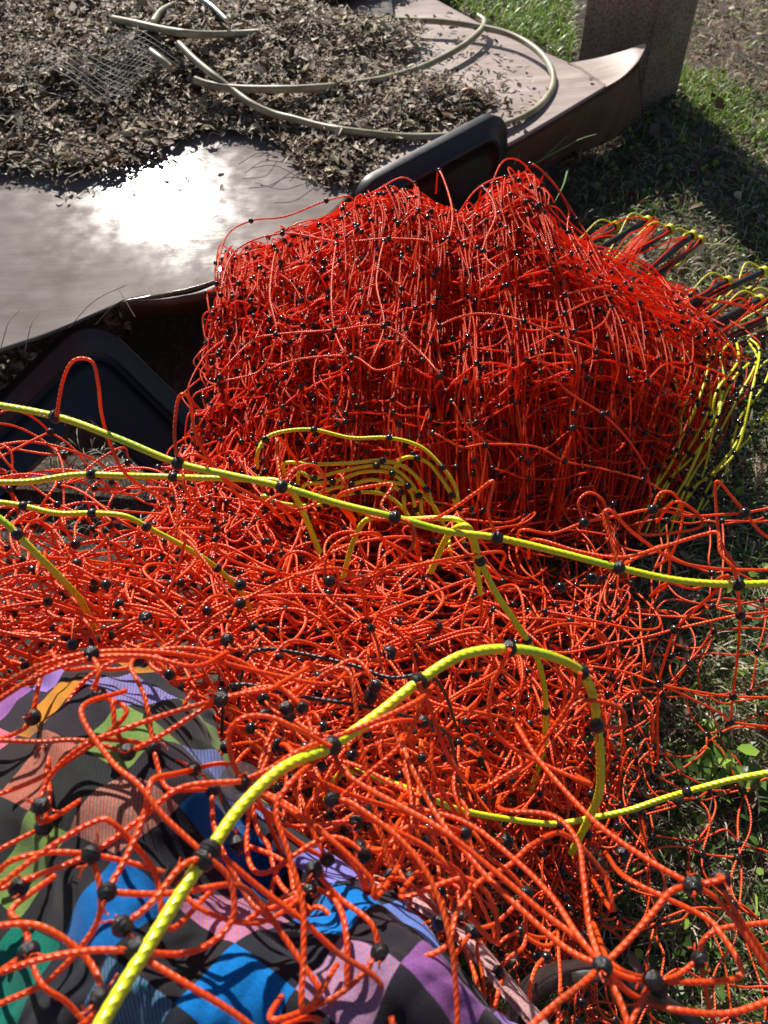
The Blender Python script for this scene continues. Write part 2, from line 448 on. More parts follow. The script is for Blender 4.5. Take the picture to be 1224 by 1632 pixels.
# ------------------------------------------------------------------ weathered panels
sheetA = patch_px([
    [(-420, -150, .185), (0, -150, .185), (300, -150, .185), (600, -150, .175)],
    [(-420, 150, .165), (0, 150, .165), (300, 150, .165), (640, 170, .165)],
    [(-420, 320, .147), (0, 320, .147), (280, 310, .152), (558, 312, .160)],
    [(-420, 460, .130), (-50, 450, .132), (160, 420, .142), (372, 436, .168)],
    [(-460, 760, .11), (-60, 582, .115), (80, 530, .128), (193, 478, .165)]])
tA = thing('plywood_sheet', 'pale weathered plywood sheet with a glaring sun patch, left of the orange net', 'plywood', tuple(G(200., 350., .0)))
link('panel', grid_mesh('panel', sheetA, 60, 60, 0.006), PLY, tA)
lip = patch_px([[(190, 480, .166), (270, 474, .166), (345, 452, .166), (440, 380, .16), (556, 316, .152)],
                [(192, 492, .152), (300, 484, .150), (385, 462, .146), (470, 395, .14), (570, 330, .13)],
                [(200, 512, .10), (310, 500, .09), (410, 478, .09), (500, 420, .08), (590, 345, .08)]])
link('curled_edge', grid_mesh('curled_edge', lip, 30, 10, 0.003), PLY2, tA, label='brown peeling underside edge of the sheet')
sheetB = patch_px([
    [(380, -60, .13), (540, -50, .13), (640, -30, .13), (700, 2, .13)],
    [(450, 60, .15), (600, 60, .15), (720, 50, .15), (800, 55, .15)],
    [(480, 150, .16), (640, 130, .16), (790, 112, .16), (905, 99, .16)],
    [(560, 240, .17), (680, 215, .17), (810, 165, .175), (938, 118, .18)],
    [(600, 300, .165), (700, 272, .165), (800, 235, .17), (966, 137, .19)]])
tB = thing('plywood_sheet', 'pinkish plywood panel with an upturned corner, lying under the hose beside the concrete post', 'plywood', tuple(G(800., 200., .0)))
link('panel', grid_mesh('panel', sheetB, 50, 50, 0.008), PLYB, tB)
curl = patch_px([[(904, 100, .163), (920, 108, .168), (944, 124, .178), (966, 138, .19)],
                 [(950, 92, .175), (962, 100, .18), (980, 115, .19), (992, 122, .197)],
                 [(995, 80, .20), (1003, 86, .205), (1012, 94, .21), (1016, 98, .215)],
                 [(1027, 69, .235), (1028, 70, .235), (1029, 71, .235), (1030, 72, .235)]])
link('upturned_corner', grid_mesh('upturned_corner', curl, 14, 14, 0.004), PLYB, tB)
apron = patch_px([[(600, 302, .16), (700, 274, .158), (800, 238, .165), (967, 139, .186), (1016, 100, .21)],
                  [(620, 330, .08), (720, 300, .08), (815, 262, .08), (975, 190, .08), (1020, 150, .10)],
                  [(630, 350, .01), (730, 318, .01), (825, 282, .01), (985, 215, .01), (1022, 175, .01)]])
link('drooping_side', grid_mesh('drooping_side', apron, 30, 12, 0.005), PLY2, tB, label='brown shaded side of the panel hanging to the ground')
for (a, c), z, pr in (((942, 126), .193, tB), ((700, 30), .158, tB), ((352, 430), .172, tA)):
    p = G(float(a), float(c), z); th = np.arange(12) / 12 * 2 * math.pi; sb = Buf()
    ring = np.stack([p[0] + .0055 * np.cos(th), p[1] + .0055 * np.sin(th), np.full(12, p[2] + .0015)], -1)
    sb.add(np.concatenate([ring, ring + np.array([0, 0, -0.004])]), np.array([[k, k + 12, (k + 1) % 12 + 12, (k + 1) % 12] for k in range(12)]))
    sb.add(ring, np.arange(12)[None])
    link('screw', sb.mesh('screw', False), METAL, pr)

# ------------------------------------------------------------------ concrete post
import bmesh
def box_post():
    c1 = G(1012., 178., 0.); cr = G(1080., 158., 0.); cl = G(912., 140., 0.)
    d1 = cl - c1; d2 = cr - c1
    back = c1 + d1 + d2
    bm = bmesh.new()
    lean = np.array([-0.05, 0.0, 0])
    base = [c1, cr, back, cl]
    lev = [0, .15, .5, 1.0, 1.5, 1.9]
    rings = []
    for k, z in enumerate(lev):
        s = 1.0 + (0.0 if z > 0.1 else 0.03)
        cen = sum(base) / 4
        rings.append([bm.verts.new((cen + (p - cen) * s + lean * z + np.array([0, 0, z - (0.05 if k == 0 else 0)])).tolist()) for p in base])
    for a, b_ in zip(rings, rings[1:]):
        for q in range(4):
            bm.faces.new([a[q], a[(q + 1) % 4], b_[(q + 1) % 4], b_[q]])
    bm.faces.new(rings[-1]); bm.faces.new(rings[0][::-1])
    bmesh.ops.recalc_face_normals(bm, faces=bm.faces)
    bmesh.ops.bevel(bm, geom=[e for e in bm.edges if len(e.link_faces) == 2 and e.calc_face_angle() > 0.6], offset=0.012, segments=3, affect='EDGES')
    bmesh.ops.subdivide_edges(bm, edges=bm.edges[:], cuts=2, use_grid_fill=True)
    me = bpy.data.meshes.new('concrete_post'); bm.to_mesh(me); bm.free()
    return me
pc = G(1000., 160., 0.)
link('concrete_post', box_post(), CONC, label='rough square concrete post standing at the upturned panel corner', category='post')

# ------------------------------------------------------------------ leaf litter on the panels
def in_poly(x, y, poly):
    poly = np.asarray(poly, float); inside = np.zeros(x.shape, bool)
    n = len(poly); k = n - 1
    for q in range(n):
        xi, yi = poly[q]; xj, yj = poly[k]
        c = ((yi > y) != (yj > y)) & (x < (xj - xi) * (y - yi) / (yj - yi + 1e-12) + xi)
        inside ^= c; k = q
    return inside
def scatter(poly_px, density, z=0.0, soft=0.0):
    pts = G(np.array([p[0] for p in poly_px], float), np.array([p[1] for p in poly_px], float), z)[:, :2]
    lo, hi = pts.min(0), pts.max(0)
    n = int(np.prod(hi - lo) * density)
    q = lo + R.random((n, 2)) * (hi - lo)
    if soft: 
        qq = q + R.normal(0, soft, q.shape)
        return q[in_poly(qq[:, 0], qq[:, 1], pts)]
    return q[in_poly(q[:, 0], q[:, 1], pts)]

def leaves(buf, xy, z, size, cols, weights, tilt=0.5, aspect=0.4, curl=0.35):
    n = len(xy)
    if n == 0: return
    L = size * R.uniform(0.6, 1.35, n); Wd = L * aspect * R.uniform(0.7, 1.3, n)
    yaw = R.uniform(0, 2 * math.pi, n); pit = R.normal(0, tilt, n); rol = R.normal(0, tilt, n)
    # template: spine of 4 with sides
    t = np.array([[-.5, 0, 0], [-.2, .42, 0], [.2, .5, 0], [.5, 0, 0], [.2, -.5, 0], [-.2, -.42, 0], [-.2, 0, 0], [.2, 0, 0]])
    P = np.repeat(t[None], n, 0)
    P[:, :, 0] *= L[:, None]; P[:, :, 1] *= Wd[:, None]
    cu = R.normal(0, curl, n)
    P[:, :, 2] = (t[None, :, 1] ** 2 * 2 * Wd[:, None] * np.abs(cu)[:, None] * 1.6) + (t[None, :, 0] ** 2) * L[:, None] * cu[:, None]
    cp, sp_ = np.cos(pit)[:, None], np.sin(pit)[:, None]; cr, sr = np.cos(rol)[:, None], np.sin(rol)[:, None]
    x, y, zz = P[..., 0], P[..., 1], P[..., 2]
    y, zz = y * cr - zz * sr, y * sr + zz * cr
    x, zz = x * cp + zz * sp_, -x * sp_ + zz * cp
    cy, sy = np.cos(yaw)[:, None], np.sin(yaw)[:, None]
    x, y = x * cy - y * sy, x * sy + y * cy
    zb = zz - zz.min(1, keepdims=True) * 0.8
    V = np.stack([x + xy[:, :1], y + xy[:, 1:2], zb + np.reshape(z, (-1, 1))], -1)
    tri = np.array([[0, 6, 1, 1], [6, 7, 2, 1], [7, 3, 2, 2], [0, 5, 6, 6], [5, 4, 7, 6], [4, 3, 7, 7]])
    T3 = np.array([[0, 6, 1], [7, 3, 2], [0, 5, 6], [4, 3, 7]]); T4 = np.array([[6, 7, 2, 1], [5, 4, 7, 6]])
    base = (np.arange(n) * 8)[:, None, None]
    c = np.array(cols)[R.choice(len(cols), n, p=np.array(weights) / sum(weights))] * R.uniform(0.55, 1.35, (n, 1)) * R.uniform(.93, 1.07, (n, 3))
    n0 = buf.n
    buf.V.append(V.reshape(-1, 3)); buf.n += n * 8
    buf.F.setdefault(3, []).append((base + T3).reshape(-1, 3) + n0); buf.C.setdefault(3, []).append(np.repeat(c, 4, 0))
    buf.F.setdefault(4, []).append((base + T4).reshape(-1, 4) + n0); buf.C.setdefault(4, []).append(np.repeat(c, 2, 0))

LITTER = [(-350, -140), (700, -140), (640, -20), (560, 25), (430, 28), (520, 45), (590, 60), (680, 62), (640, 110), (600, 125), (730, 160), (790, 185), (690, 215), (610, 250), (585, 300), (540, 308), (500, 290),
          (470, 262), (430, 232), (360, 222), (318, 226), (262, 246), (200, 272), (130, 290), (60, 286), (0, 276), (-60, 290), (-350, 330)]
def mound(x, y):
    m = 0.02 * np.sin(4.1 * x + 0.7) * np.cos(3.3 * y + 1.0) + 0.012 * np.sin(11 * x + 2) * np.sin(9 * y) + 0.006 * np.sin(27 * x + 1) * np.sin(31 * y)
    return m
lp = G(np.array([p[0] for p in LITTER], float), np.array([p[1] for p in LITTER], float), .15)[:, :2]
def edge_dist(q):
    d = np.full(len(q), 9.0)
    for a in range(len(lp)):
        p0, p1 = lp[a], lp[(a + 1) % len(lp)]
        t = np.clip(((q - p0) @ (p1 - p0)) / ((p1 - p0) @ (p1 - p0)), 0, 1)
        d = np.minimum(d, np.linalg.norm(q - p0 - t[:, None] * (p1 - p0), axis=1))
    return d
def base_z(q):
    t = np.clip((q[:, 0] + .10) / .25, 0, 1)
    a = .150 + .040 * np.clip(q[:, 1] - 1.45, 0, 1)
    return a + (.170 - a) * t * t * (3 - 2 * t)
def litter_z(q):
    e = edge_dist(q)
    return base_z(q) + np.clip(e / 0.30, 0, 1) ** .8 * 0.050 + mound(q[:, 0], q[:, 1]) * np.clip(e / 0.15, 0.0, 1)
LC = [(0.26, 0.19, 0.12), (0.38, 0.295, 0.20), (0.12, 0.075, 0.045), (0.56, 0.46, 0.34), (0.20, 0.11, 0.06)]
lb = Buf()
q = scatter(LITTER, 34000, .15, 0.014)
near_w = np.clip(1.25 - (q[:, 1] - 1.2) * 0.25, 0.5, 1.0)
q = q[R.random(len(q)) < near_w]
leaves(lb, q, litter_z(q) + R.uniform(0, 0.018, len(q)), 0.0165, LC, [4, 4, 3, 2, 1], 0.24, 0.42)
qb = q[R.random(len(q)) < .05]
leaves(lb, qb, litter_z(qb) + .016, 0.034, LC, [4, 3, 2, 3, 1], 0.25, 0.40)
leaves(lb, q[::2] + R.normal(0, .01, q[::2].shape), litter_z(q[::2]) + R.uniform(0, .02, len(q[::2])), 0.030, LC, [4, 3, 3, 2, 1], 0.3, 0.07)
# stray leaves on the panels, thinner away from the heap
for poly, dens, z in (([(430, 30), (760, 20), (860, 120), (800, 235), (560, 300)], 900, .178), ([(0, 270), (560, 250), (520, 330), (300, 330), (0, 320)], 350, .153), ([(690, 100), (900, 130), (800, 235), (690, 260)], 800, .185),
                      ([(560, 130), (800, 100), (820, 200), (600, 260)], 2200, .178)):
    s = scatter(poly, dens, z)
    leaves(lb, s, np.full(len(s), z), 0.020, LC, [4, 3, 3, 2, 1], 0.25, 0.38)
# litter at the near foot of the left sheet
s = scatter([(-300, 700), (-60, 575), (80, 530), (190, 495), (215, 540), (150, 560), (0, 640), (-200, 760)], 16000, 0.05)
leaves(lb, s, R.uniform(0.02, .105, len(s)), 0.018, LC, [3, 5, 2, 4, 1], 0.5, 0.42)
lit = link('leaf_litter', lb.mesh('leaf_litter', False), LEAF, kind='stuff', label='grey brown fallen leaves heaped over the plywood', category='leaf litter')
# dark humus bed beneath the leaves
u = np.linspace(0, 1, 90); bx0, bx1, by0, by1 = lp[:, 0].min(), lp[:, 0].max(), lp[:, 1].min(), lp[:, 1].max()
XX, YY = np.meshgrid(np.linspace(bx0, bx1, 160), np.linspace(by0, by1, 160))
qq = np.stack([XX.ravel(), YY.ravel()], -1)
ins = in_poly(qq[:, 0], qq[:, 1], lp)
zz = litter_z(qq) - 0.004
e = edge_dist(qq)
zz = np.where(ins, zz, base_z(qq) - e * 0.6)
V = np.column_stack([qq, zz]); keep = ins.reshape(160, 160)
j, i = np.meshgrid(np.arange(159), np.arange(159), indexing='ij')
F = np.stack([j * 160 + i, j * 160 + i + 1, (j + 1) * 160 + i + 1, (j + 1) * 160 + i], -1).reshape(-1, 4)
kk = (ins & (e > 0.02))
F = F[kk[F].all(1)]
link('humus_bed', mesh_from('humus_bed', V, F), SOIL, kind='stuff', label='dark crumbled soil under the fallen leaves', category='humus')

# ------------------------------------------------------------------ hose, wire grid, sticks
hb = Buf()
def zl(pts, dz=0.012, zmin=None):
    out = []
    for a, c in pts:
        p = G(float(a), float(c), 0.185)
        on = in_poly(np.array([p[0]]), np.array([p[1]]), lp)[0]
        z = (litter_z(np.array([p[:2]]))[0] if on else 0.172) + dz + (.008 if on else 0)
        out.append(G(float(a), float(c), max(z, 0.185)))
    return np.array(out)
hose_paths = [[(180, 30), (215, 37), (250, 45), (290, 52), (330, 55), (375, 54), (412, 52)],
              [(285, 70), (310, 95), (340, 120), (370, 143), (400, 165), (435, 181), (470, 190), (510, 201), (550, 208), (600, 214), (650, 218), (720, 216), (790, 203), (845, 180), (874, 152), (882, 125), (872, 98), (848, 74), (810, 54), (760, 42), (720, 36), (680, 33), (620, 32), (560, 33), (500, 42)],
              [(310, 127), (335, 135), (380, 141), (450, 142), (500, 140), (545, 136), (600, 128), (640, 118), (680, 104), (720, 84), (750, 64), (768, 46), (772, 34), (762, 26)],
              [(244, 36), (258, 18), (285, 4), (310, -12)], [(240, 82), (256, 94), (272, 108)]]
for hp in hose_paths:
    P = zl(hp); n = max(12, len(hp) * 9)
    P = catmull(P, n)
    tubes(hb, P, 0.0085, 10, caps=True)
link('garden_hose', hb.mesh('garden_hose'), HOSE, label='cream garden hose looped over leaves and plywood', category='hose')
wb = Buf()
c0 = G(60., 105., .258); ex = G(185., 55., .262) - c0; ey = G(165., 158., .240) - c0
for k in range(15):
    t = k / 14
    a = c0 + ey * t; ln = ex * (1.0 - .12 * abs(t - .5)); bb = [a + ln * s_ + np.array([0, 0, .012 * math.sin(6 * s_ + 4 * t)]) for s_ in np.linspace(0, 1.15, 12)]
    tubes(wb, np.array(bb), 0.0009, 5)
for k in range(14):
    t = k / 13 * 1.15
    bb = [c0 + ex * t + ey * s_ + np.array([0, 0, .012 * math.sin(6 * t + 4 * s_) + .0012]) for s_ in np.linspace(0, 1.0, 12)]
    tubes(wb, np.array(bb), 0.0009, 5)
link('wire_mesh', wb.mesh('wire_mesh'), WIRE, label='crumpled grey wire mesh piece lying on the leaves', category='wire mesh')
mb = Buf(); tubes(mb, catmull(zl([(318, -4), (340, 12), (361, 32)], .03), 10), 0.006, 10, caps=True)
link('metal_rod', mb.mesh('metal_rod'), METAL, label='short bright metal rod poking from the leaves near the hose', category='rod')
# twigs / needles: many thin ones
tw_ = Buf()
for k in range(240):
    a, c = random.uniform(-40, 760), random.uniform(0, 300)
    p = G(a, c, .2)
    on = in_poly(np.array([p[0]]), np.array([p[1]]), lp)[0]
    if not on: continue
    z0 = litter_z(np.array([p[:2]]))[0] + .012
    ang = random.uniform(0, math.pi); L = random.uniform(.05, .17)
    d = np.array([math.cos(ang), math.sin(ang), random.uniform(-.05, .1)])
    bend = np.array([-d[1], d[0], 0]) * random.uniform(-.03, .03)
    P = np.array([[*p[:2], z0] + d * L * (s_ - .5) + bend * (1 - 4 * (s_ - .5) ** 2) for s_ in np.linspace(0, 1, 6)])
    tubes(tw_, P, random.choice([.0007, .001, .0015]), 4)
# long pine needles lying over sunlit panel and in the gap
for (a, c, a2, c2) in [(40, 560, 62, 498), (100, 535, 200, 455), (150, 520, 235, 470), (190, 462, 215, 505), (0, 560, 30, 495), (440, 250, 380, 262), (470, 262, 390, 276), (480, 285, 400, 268), (500, 290, 430, 300), (700, 190, 765, 150), (760, 165, 800, 155),
                       (720, 100, 780, 60), (640, 150, 740, 120), (560, 180, 520, 230), (700, 205, 690, 160), (330, 235, 350, 215), (250, 262, 232, 275)]:
    z = .165
    p0, p1 = G(float(a), float(c), z), G(float(a2), float(c2), z + .01)
    md = (p0 + p1) / 2 + np.array([random.uniform(-.01, .01), 0, .018])
    tubes(tw_, catmull(np.array([p0, md, p1]), 8), .0009, 4)
link('twigs', tw_.mesh('twigs'), TWIG, kind='stuff', label='thin dark twigs and pine needles strewn on the leaves and panels', category='twigs')
# one curled brown leaf standing on the panel
cb = Buf()
p = G(745., 158., .185)
uu, vv_ = np.meshgrid(np.linspace(-1, 1, 9), np.linspace(-1, 1, 7))
lx = uu * .032; ly = vv_ * .018 * (1 - .6 * uu ** 2); lz = .018 + .02 * np.cos(vv_ * 1.6) * (1 - .4 * uu ** 2) - .012 * uu ** 2
V = np.stack([p[0] + lx, p[1] + ly, p[2] + lz - .01], -1).reshape(-1, 3)
j, i = np.meshgrid(np.arange(6), np.arange(8), indexing='ij')
F = np.stack([j * 9 + i, j * 9 + i + 1, (j + 1) * 9 + i + 1, (j + 1) * 9 + i], -1).reshape(-1, 4)
BL, _, _, _ = mat('curled_leaf', (0.26, 0.10, 0.045), 0.5)
link('curled_leaf', mesh_from('curled_leaf', V, F), BL, label='curled rust brown leaf standing on the pink plywood inside the hose loop', category='leaf')

# ------------------------------------------------------------------ black plastic trays
def rrect(w, h, r, n=8):
    pts = []
    for cx, cy, a0 in ((w / 2 - r, h / 2 - r, 0), (-w / 2 + r, h / 2 - r, 90), (-w / 2 + r, -h / 2 + r, 180), (w / 2 - r, -h / 2 + r, 270)):
        for k in range(n + 1):
            a = rad(a0 + 90 * k / n); pts.append((cx + r * math.cos(a), cy + r * math.sin(a)))
    return np.array(pts)
def tray_mesh(w, h, org, ex, ey, opening=True, r0=0.055):
    """frame: org = corner, ex/ey unit directions along the two sides; org corner = (-w/2,-h/2)"""
    prof = [(0.0, -.028), (0.0, -.004), (.004, 0.0), (.030, .001), (.034, .009), (.040, .0115), (.046, .009), (.050, -.003), (.075, -.006)]
    if opening: prof += [(.125, -.010), (.132, -.014), (.134, -.040)]
    rings = []
    for off, z in prof:
        rings.append(np.column_stack([rrect(w - 2 * off, h - 2 * off, max(.018, r0 - off * .35)), np.full(36, z)]))
    V = np.concatenate(rings)
    K = 36
    F = []
    for a in range(len(rings) - 1):
        for k in range(K):
            F.append([a * K + k, a * K + (k + 1) % K, (a + 1) * K + (k + 1) % K, (a + 1) * K + k])
    b_ = Buf()
    ez = np.cross(ex, ey)
    T = lambda V: org + (V[:, :1] + w / 2) * ex + (V[:, 1:2] + h / 2) * ey + V[:, 2:3] * ez
    b_.add(T(V), np.array(F))
    if not opening:
        b_.add(T(rings[-1]), np.arange(K)[None])
        for gx_ in (-.25, .05):           # two long moulded grooves, proud ribs
            rib = rrect(w * .45, .012, .006, 8); low = np.column_stack([rib[:, 0] + gx_ * w * .3, rib[:, 1] + gx_ * h * .8, np.full(36, -.0065)])
            top = np.column_stack([rib[:, 0] * .985 + gx_ * w * .3, rib[:, 1] * .7 + gx_ * h * .8, np.full(36, -.002)])
            b_.add(T(np.concatenate([low, top])), np.array([[k, (k + 1) % K, (k + 1) % K + K, k + K] for k in range(K)]))
            b_.add(T(top), np.arange(K)[None])
    return b_.mesh('tray')
def frame3(o, a, c):
    ex = a - o; ex /= np.linalg.norm(ex); ey = c - o; ey -= ex * (ey @ ex); ey /= np.linalg.norm(ey)
    return ex, ey
o = G(148., 497., .19); ex, ey = frame3(o, G(345., 690., .06), G(-60., 640., .10))
me = tray_mesh(.50, .62, o, ex, ey, True, .07)
link('plastic_tray', me, TRAY, label='black plastic tray frame with an open middle, below the sunlit plywood', category='tray')
o = G(570., 300., .24); ey, ex = frame3(o, G(785., 186., .25), G(640., 430., .02))
me = tray_mesh(.30, .46, o, ex, ey, False, .06)
link('plastic_tray', me, TRAY, label='black plastic tray leaning behind the top of the orange net', category='tray')

# ------------------------------------------------------------------ grass
gb = Buf()
def blades(buf, xy, L, w, cols, wts, lean=0.8, z=0.0):
    n = len(xy)
    if n == 0: return
    L = L * R.uniform(.45, 1.4, n); yaw = R.uniform(0, 2 * math.pi, n); ln = np.clip(R.normal(lean, .35, n), 0, 1.5)
    d = np.stack([np.cos(yaw), np.sin(yaw)], -1); s = np.stack([-d[:, 1], d[:, 0]], -1)
    w = w * R.uniform(.6, 1.4, n)
    V = np.zeros((n, 7, 3)); zb = R.uniform(0, .012, n) + z
    for k, t in enumerate((0, .35, .7)):
        a = ln * (0.5 + t)
        x = L * t * np.sin(a); h = L * t * np.cos(np.clip(a, 0, 1.5))
        ww = w * (1 - .5 * t)
        for m_, sg in enumerate((-1, 1)):
            V[:, k * 2 + m_, :2] = xy + d * x[:, None] + s * (sg * ww / 2)[:, None]
            V[:, k * 2 + m_, 2] = zb + h
    a = ln * 1.5
    V[:, 6, :2] = xy + d * (L * np.sin(np.clip(a, 0, 1.9)))[:, None]
    V[:, 6, 2] = zb + L * np.cos(np.clip(a, 0, 1.55)) * .9
    c = np.array(cols)[R.choice(len(cols), n, p=np.array(wts) / sum(wts))] * R.uniform(.6, 1.35, (n, 1))
    n0 = buf.n; buf.V.append(V.reshape(-1, 3)); buf.n += n * 7
    base = (np.arange(n) * 7)[:, None, None]
    buf.F.setdefault(4, []).append((base + np.array([[0, 1, 3, 2], [2, 3, 5, 4]])).reshape(-1, 4) + n0); buf.C.setdefault(4, []).append(np.repeat(c, 2, 0))
    buf.F.setdefault(3, []).append((base + np.array([[4, 5, 6]])).reshape(-1, 3) + n0); buf.C.setdefault(3, []).append(c)
STRAW = (0.62, 0.52, 0.37); BRN = (0.20, 0.14, 0.09); GRN = (0.075, 0.14, 0.03); LGR = (0.27, 0.42, 0.06); DGR = (0.04, 0.08, 0.02)
near_poly = [(560, 1420), (760, 1180), (860, 820), (1060, 860), (1140, 660), (1500, 560), (1700, 1700), (620, 1700)]
s = scatter(near_poly, 36000)
blades(gb, s, .032, .0017, [STRAW, BRN, GRN, (.45, .38, .27), DGR], [4, 2.5, 3.5, 1.2, 1.5], 1.05)
s = scatter(near_poly, 4500); blades(gb, s, .05, .0026, [GRN, LGR, STRAW], [4, 2, 3], .75)
shade = [(860, 200), (1010, 178), (1100, 130), (1400, 150), (1700, 560), (1140, 680), (1060, 500), (930, 380)]
s = scatter(shade, 13000); blades(gb, s, .034, .0026, [STRAW, BRN, GRN, DGR, LGR], [2.5, 3, 4, 2, 1], .9)
s = scatter([(1075, 115), (1150, 130), (1240, 215), (1210, 230), (1120, 205), (1080, 165)], 16000); blades(gb, s, .05, .003, [LGR, GRN, STRAW], [5, 2, 1], .7)
s = scatter([(1100, 200), (1230, 215), (1400, 300), (1400, 600), (1224, 520), (1180, 300)], 9000); blades(gb, s, .03, .0026, [LGR, STRAW, GRN, BRN], [3, 3, 3, 2], .9)
s = scatter([(660, -60), (910, -60), (910, 105), (800, 55), (700, 5)], 9000); blades(gb, s, .06, .004, [LGR, GRN, STRAW], [6, 2, 1], .65)
s = scatter([(-800, -200), (2200, -200), (1900, 500), (1050, 150), (600, -60)], 900); blades(gb, s, .05, .004, [LGR, GRN, STRAW, BRN], [2, 2, 3, 2], .8)
s = scatter([(1050, -40), (1500, -40), (1500, 250), (1100, 110)], 5000); blades(gb, s, .035, .0025, [BRN, STRAW, GRN], [5, 2.5, .4], 1.35)
s = scatter([(120, 480), (380, 440), (380, 720), (200, 900), (0, 900), (0, 600)], 6000); blades(gb, s, .045, .0014, [(.2, .15, .1), BRN, (.07, .05, .03)], [1, 3, 3], 1.1)
link('grass', gb.mesh('grass', False), GRASS, kind='stuff', label='short mixed green and straw coloured grass on the soil', category='grass')
cl = Buf()
s = scatter(near_poly, 3600); leaves(cl, s, R.uniform(.008, .03, len(s)), .013, [GRN, (0.07, .14, .03), LGR], [3, 3, 1], .45, .75, .15)
s = scatter(shade, 900); leaves(cl, s, R.uniform(.005, .02, len(s)), .02, [GRN, LGR, BRN], [3, 2, 2], .4, .6)
p = G(1140., 1225., .03)
s = p[None, :2] + R.normal(0, .022, (46, 2)); leaves(cl, s, R.uniform(.02, .05, 46), .032, [LGR, GRN, (0.12, .24, .05)], [2, 2, 3], .4, .5, .25)
link('clover', cl.mesh('clover', False), GRASS, kind='stuff', label='small round green clover leaves low among the grass', category='clover')
dl = Buf()
s = scatter([(1050, -40), (1500, -40), (1500, 520), (1230, 520), (1100, 150)], 500); leaves(dl, s, R.uniform(.005, .02, len(s)), .026, LC + [(.24, .12, .07)], [3, 3, 2, 4, 2, 2], .35, .5)
s = scatter(shade, 260); leaves(dl, s, R.uniform(.005, .03, len(s)), .035, [(.2, .1, .06), (.13, .1, .08)], [1, 1], .35, .5)
s = scatter(near_poly, 90); leaves(dl, s, R.uniform(.01, .03, len(s)), .035, [(.28, .19, .13), (.16, .1, .07)], [1, 1], .35, .5)
link('fallen_leaves', dl.mesh('fallen_leaves', False), LEAF, kind='stuff', label='scattered dry leaves on the grass and bare soil', category='leaves')
# ------------------------------------------------------------------ two long green weed blades by the upper tray
wd = Buf()
for pts in ([(850, 262), (890, 240), (925, 222), (950, 214)], [(858, 258), (885, 235), (905, 215)], [(818, 262), (835, 236), (858, 205)], [(905, 270), (898, 295), (885, 320)]):
    P = catmull(np.array([G(float(a), float(c), .10 + .02 * k) for k, (a, c) in enumerate(pts)]), 10)
    tubes(wd, P, np.linspace(.0028, .0008, 10)[None], 5)
WEED, _, _, _ = mat('weed_green', (0.16, 0.26, 0.06), 0.5)
link('grass_tuft', wd.mesh('grass_tuft'), WEED, label='few long green grass blades sticking out behind the net peak', category='grass tuft')

# ------------------------------------------------------------------ person: lap and legs in plaid trousers
def skin_body(name, joints, edges, mat_, parent, sub=2):
    me = bpy.data.meshes.new(name)
    me.from_pydata([tuple(j[0]) for j in joints], edges, [])
    o = bpy.data.objects.new(name, me); COL.objects.link(o)
    md = o.modifiers.new('skin', 'SKIN')
    for v, j in zip(me.skin_vertices[0].data, joints): v.radius = (j[1], j[1])
    me.skin_vertices[0].data[0].use_root = True
    s = o.modifiers.new('sub', 'SUBSURF'); s.levels = s.render_levels = sub
    dg = bpy.context.evaluated_depsgraph_get()
    m2 = bpy.data.meshes.new_from_object(o.evaluated_get(dg))
    bpy.data.objects.remove(o); bpy.data.meshes.remove(me)
    m2.name = name; m2.materials.clear()
    m2.polygons.foreach_set('use_smooth', np.ones(len(m2.polygons), bool))
    return link(name, m2, mat_, parent)
kneeL = np.array([-.20, .20, .505]); kneeR = np.array([-.03, .06, .50])
J = [((.0, -.40, .50), .12), ((.0, -.42, .66), .13), ((.0, -.44, .80), .14),
     ((-.08, -.34, .49), .095), ((-.14, -.08, .51), .075), (tuple(kneeL), .058), (tuple(kneeL + [.00, .03, -.22]), .048), (tuple(kneeL + [0, .02, -.43]), .036), (tuple(kneeL + [-.03, .13, -.465]), .030),
     ((.09, -.34, .49), .095), ((.03, -.14, .50), .075), (tuple(kneeR), .058), (tuple(kneeR + [.0, .03, -.22]), .048), (tuple(kneeR + [0, .02, -.42]), .036), (tuple(kneeR + [.03, .13, -.46]), .030)]
E = [(0, 1), (1, 2), (0, 3), (3, 4), (4, 5), (5, 6), (6, 7), (7, 8), (0, 9), (9, 10), (10, 11), (11, 12), (12, 13), (13, 14)]
body = skin_body('person', J, E, SKIN, None)
body['label'] = 'seated person whose lap in multicoloured plaid trousers lies under the orange net'
body['category'] = 'person'
# cloth: front of the trousers over both thighs, folds running along the legs (patch given as px, py, depth)
lapc = patch_px([
    [(-420, 1240, .60), (-180, 1150, .57), (0, 1120, .545), (90, 1068, .525), (200, 1052, .52), (300, 1105, .54), (352, 1185, .57), (385, 1290, .62)],
    [(-440, 1290, .53), (-200, 1230, .50), (0, 1180, .475), (110, 1120, .455), (215, 1115, .455), (330, 1190, .48), (420, 1290, .52), (500, 1370, .58)],
    [(-440, 1420, .47), (-200, 1370, .44), (10, 1290, .425), (150, 1240, .405), (270, 1240, .41), (400, 1330, .45), (540, 1385, .47), (640, 1440, .53)],
    [(-440, 1560, .43), (-200, 1510, .41), (20, 1420, .395), (180, 1370, .375), (300, 1385, .39), (420, 1430, .45), (590, 1440, .41), (705, 1500, .46)],
    [(-440, 1700, .40), (-200, 1660, .38), (40, 1560, .365), (200, 1500, .345), (330, 1490, .37), (470, 1490, .385), (640, 1500, .365), (790, 1600, .42)],
    [(-440, 1900, .38), (-200, 1850, .36), (60, 1720, .345), (240, 1660, .325), (380, 1630, .335), (540, 1600, .34), (720, 1600, .345), (870, 1690, .39)],
    [(-440, 2300, .37), (-200, 2250, .35), (60, 2150, .335), (260, 2050, .315), (430, 1980, .32), (600, 1950, .325), (800, 1900, .34), (980, 1960, .38)]], 'd')
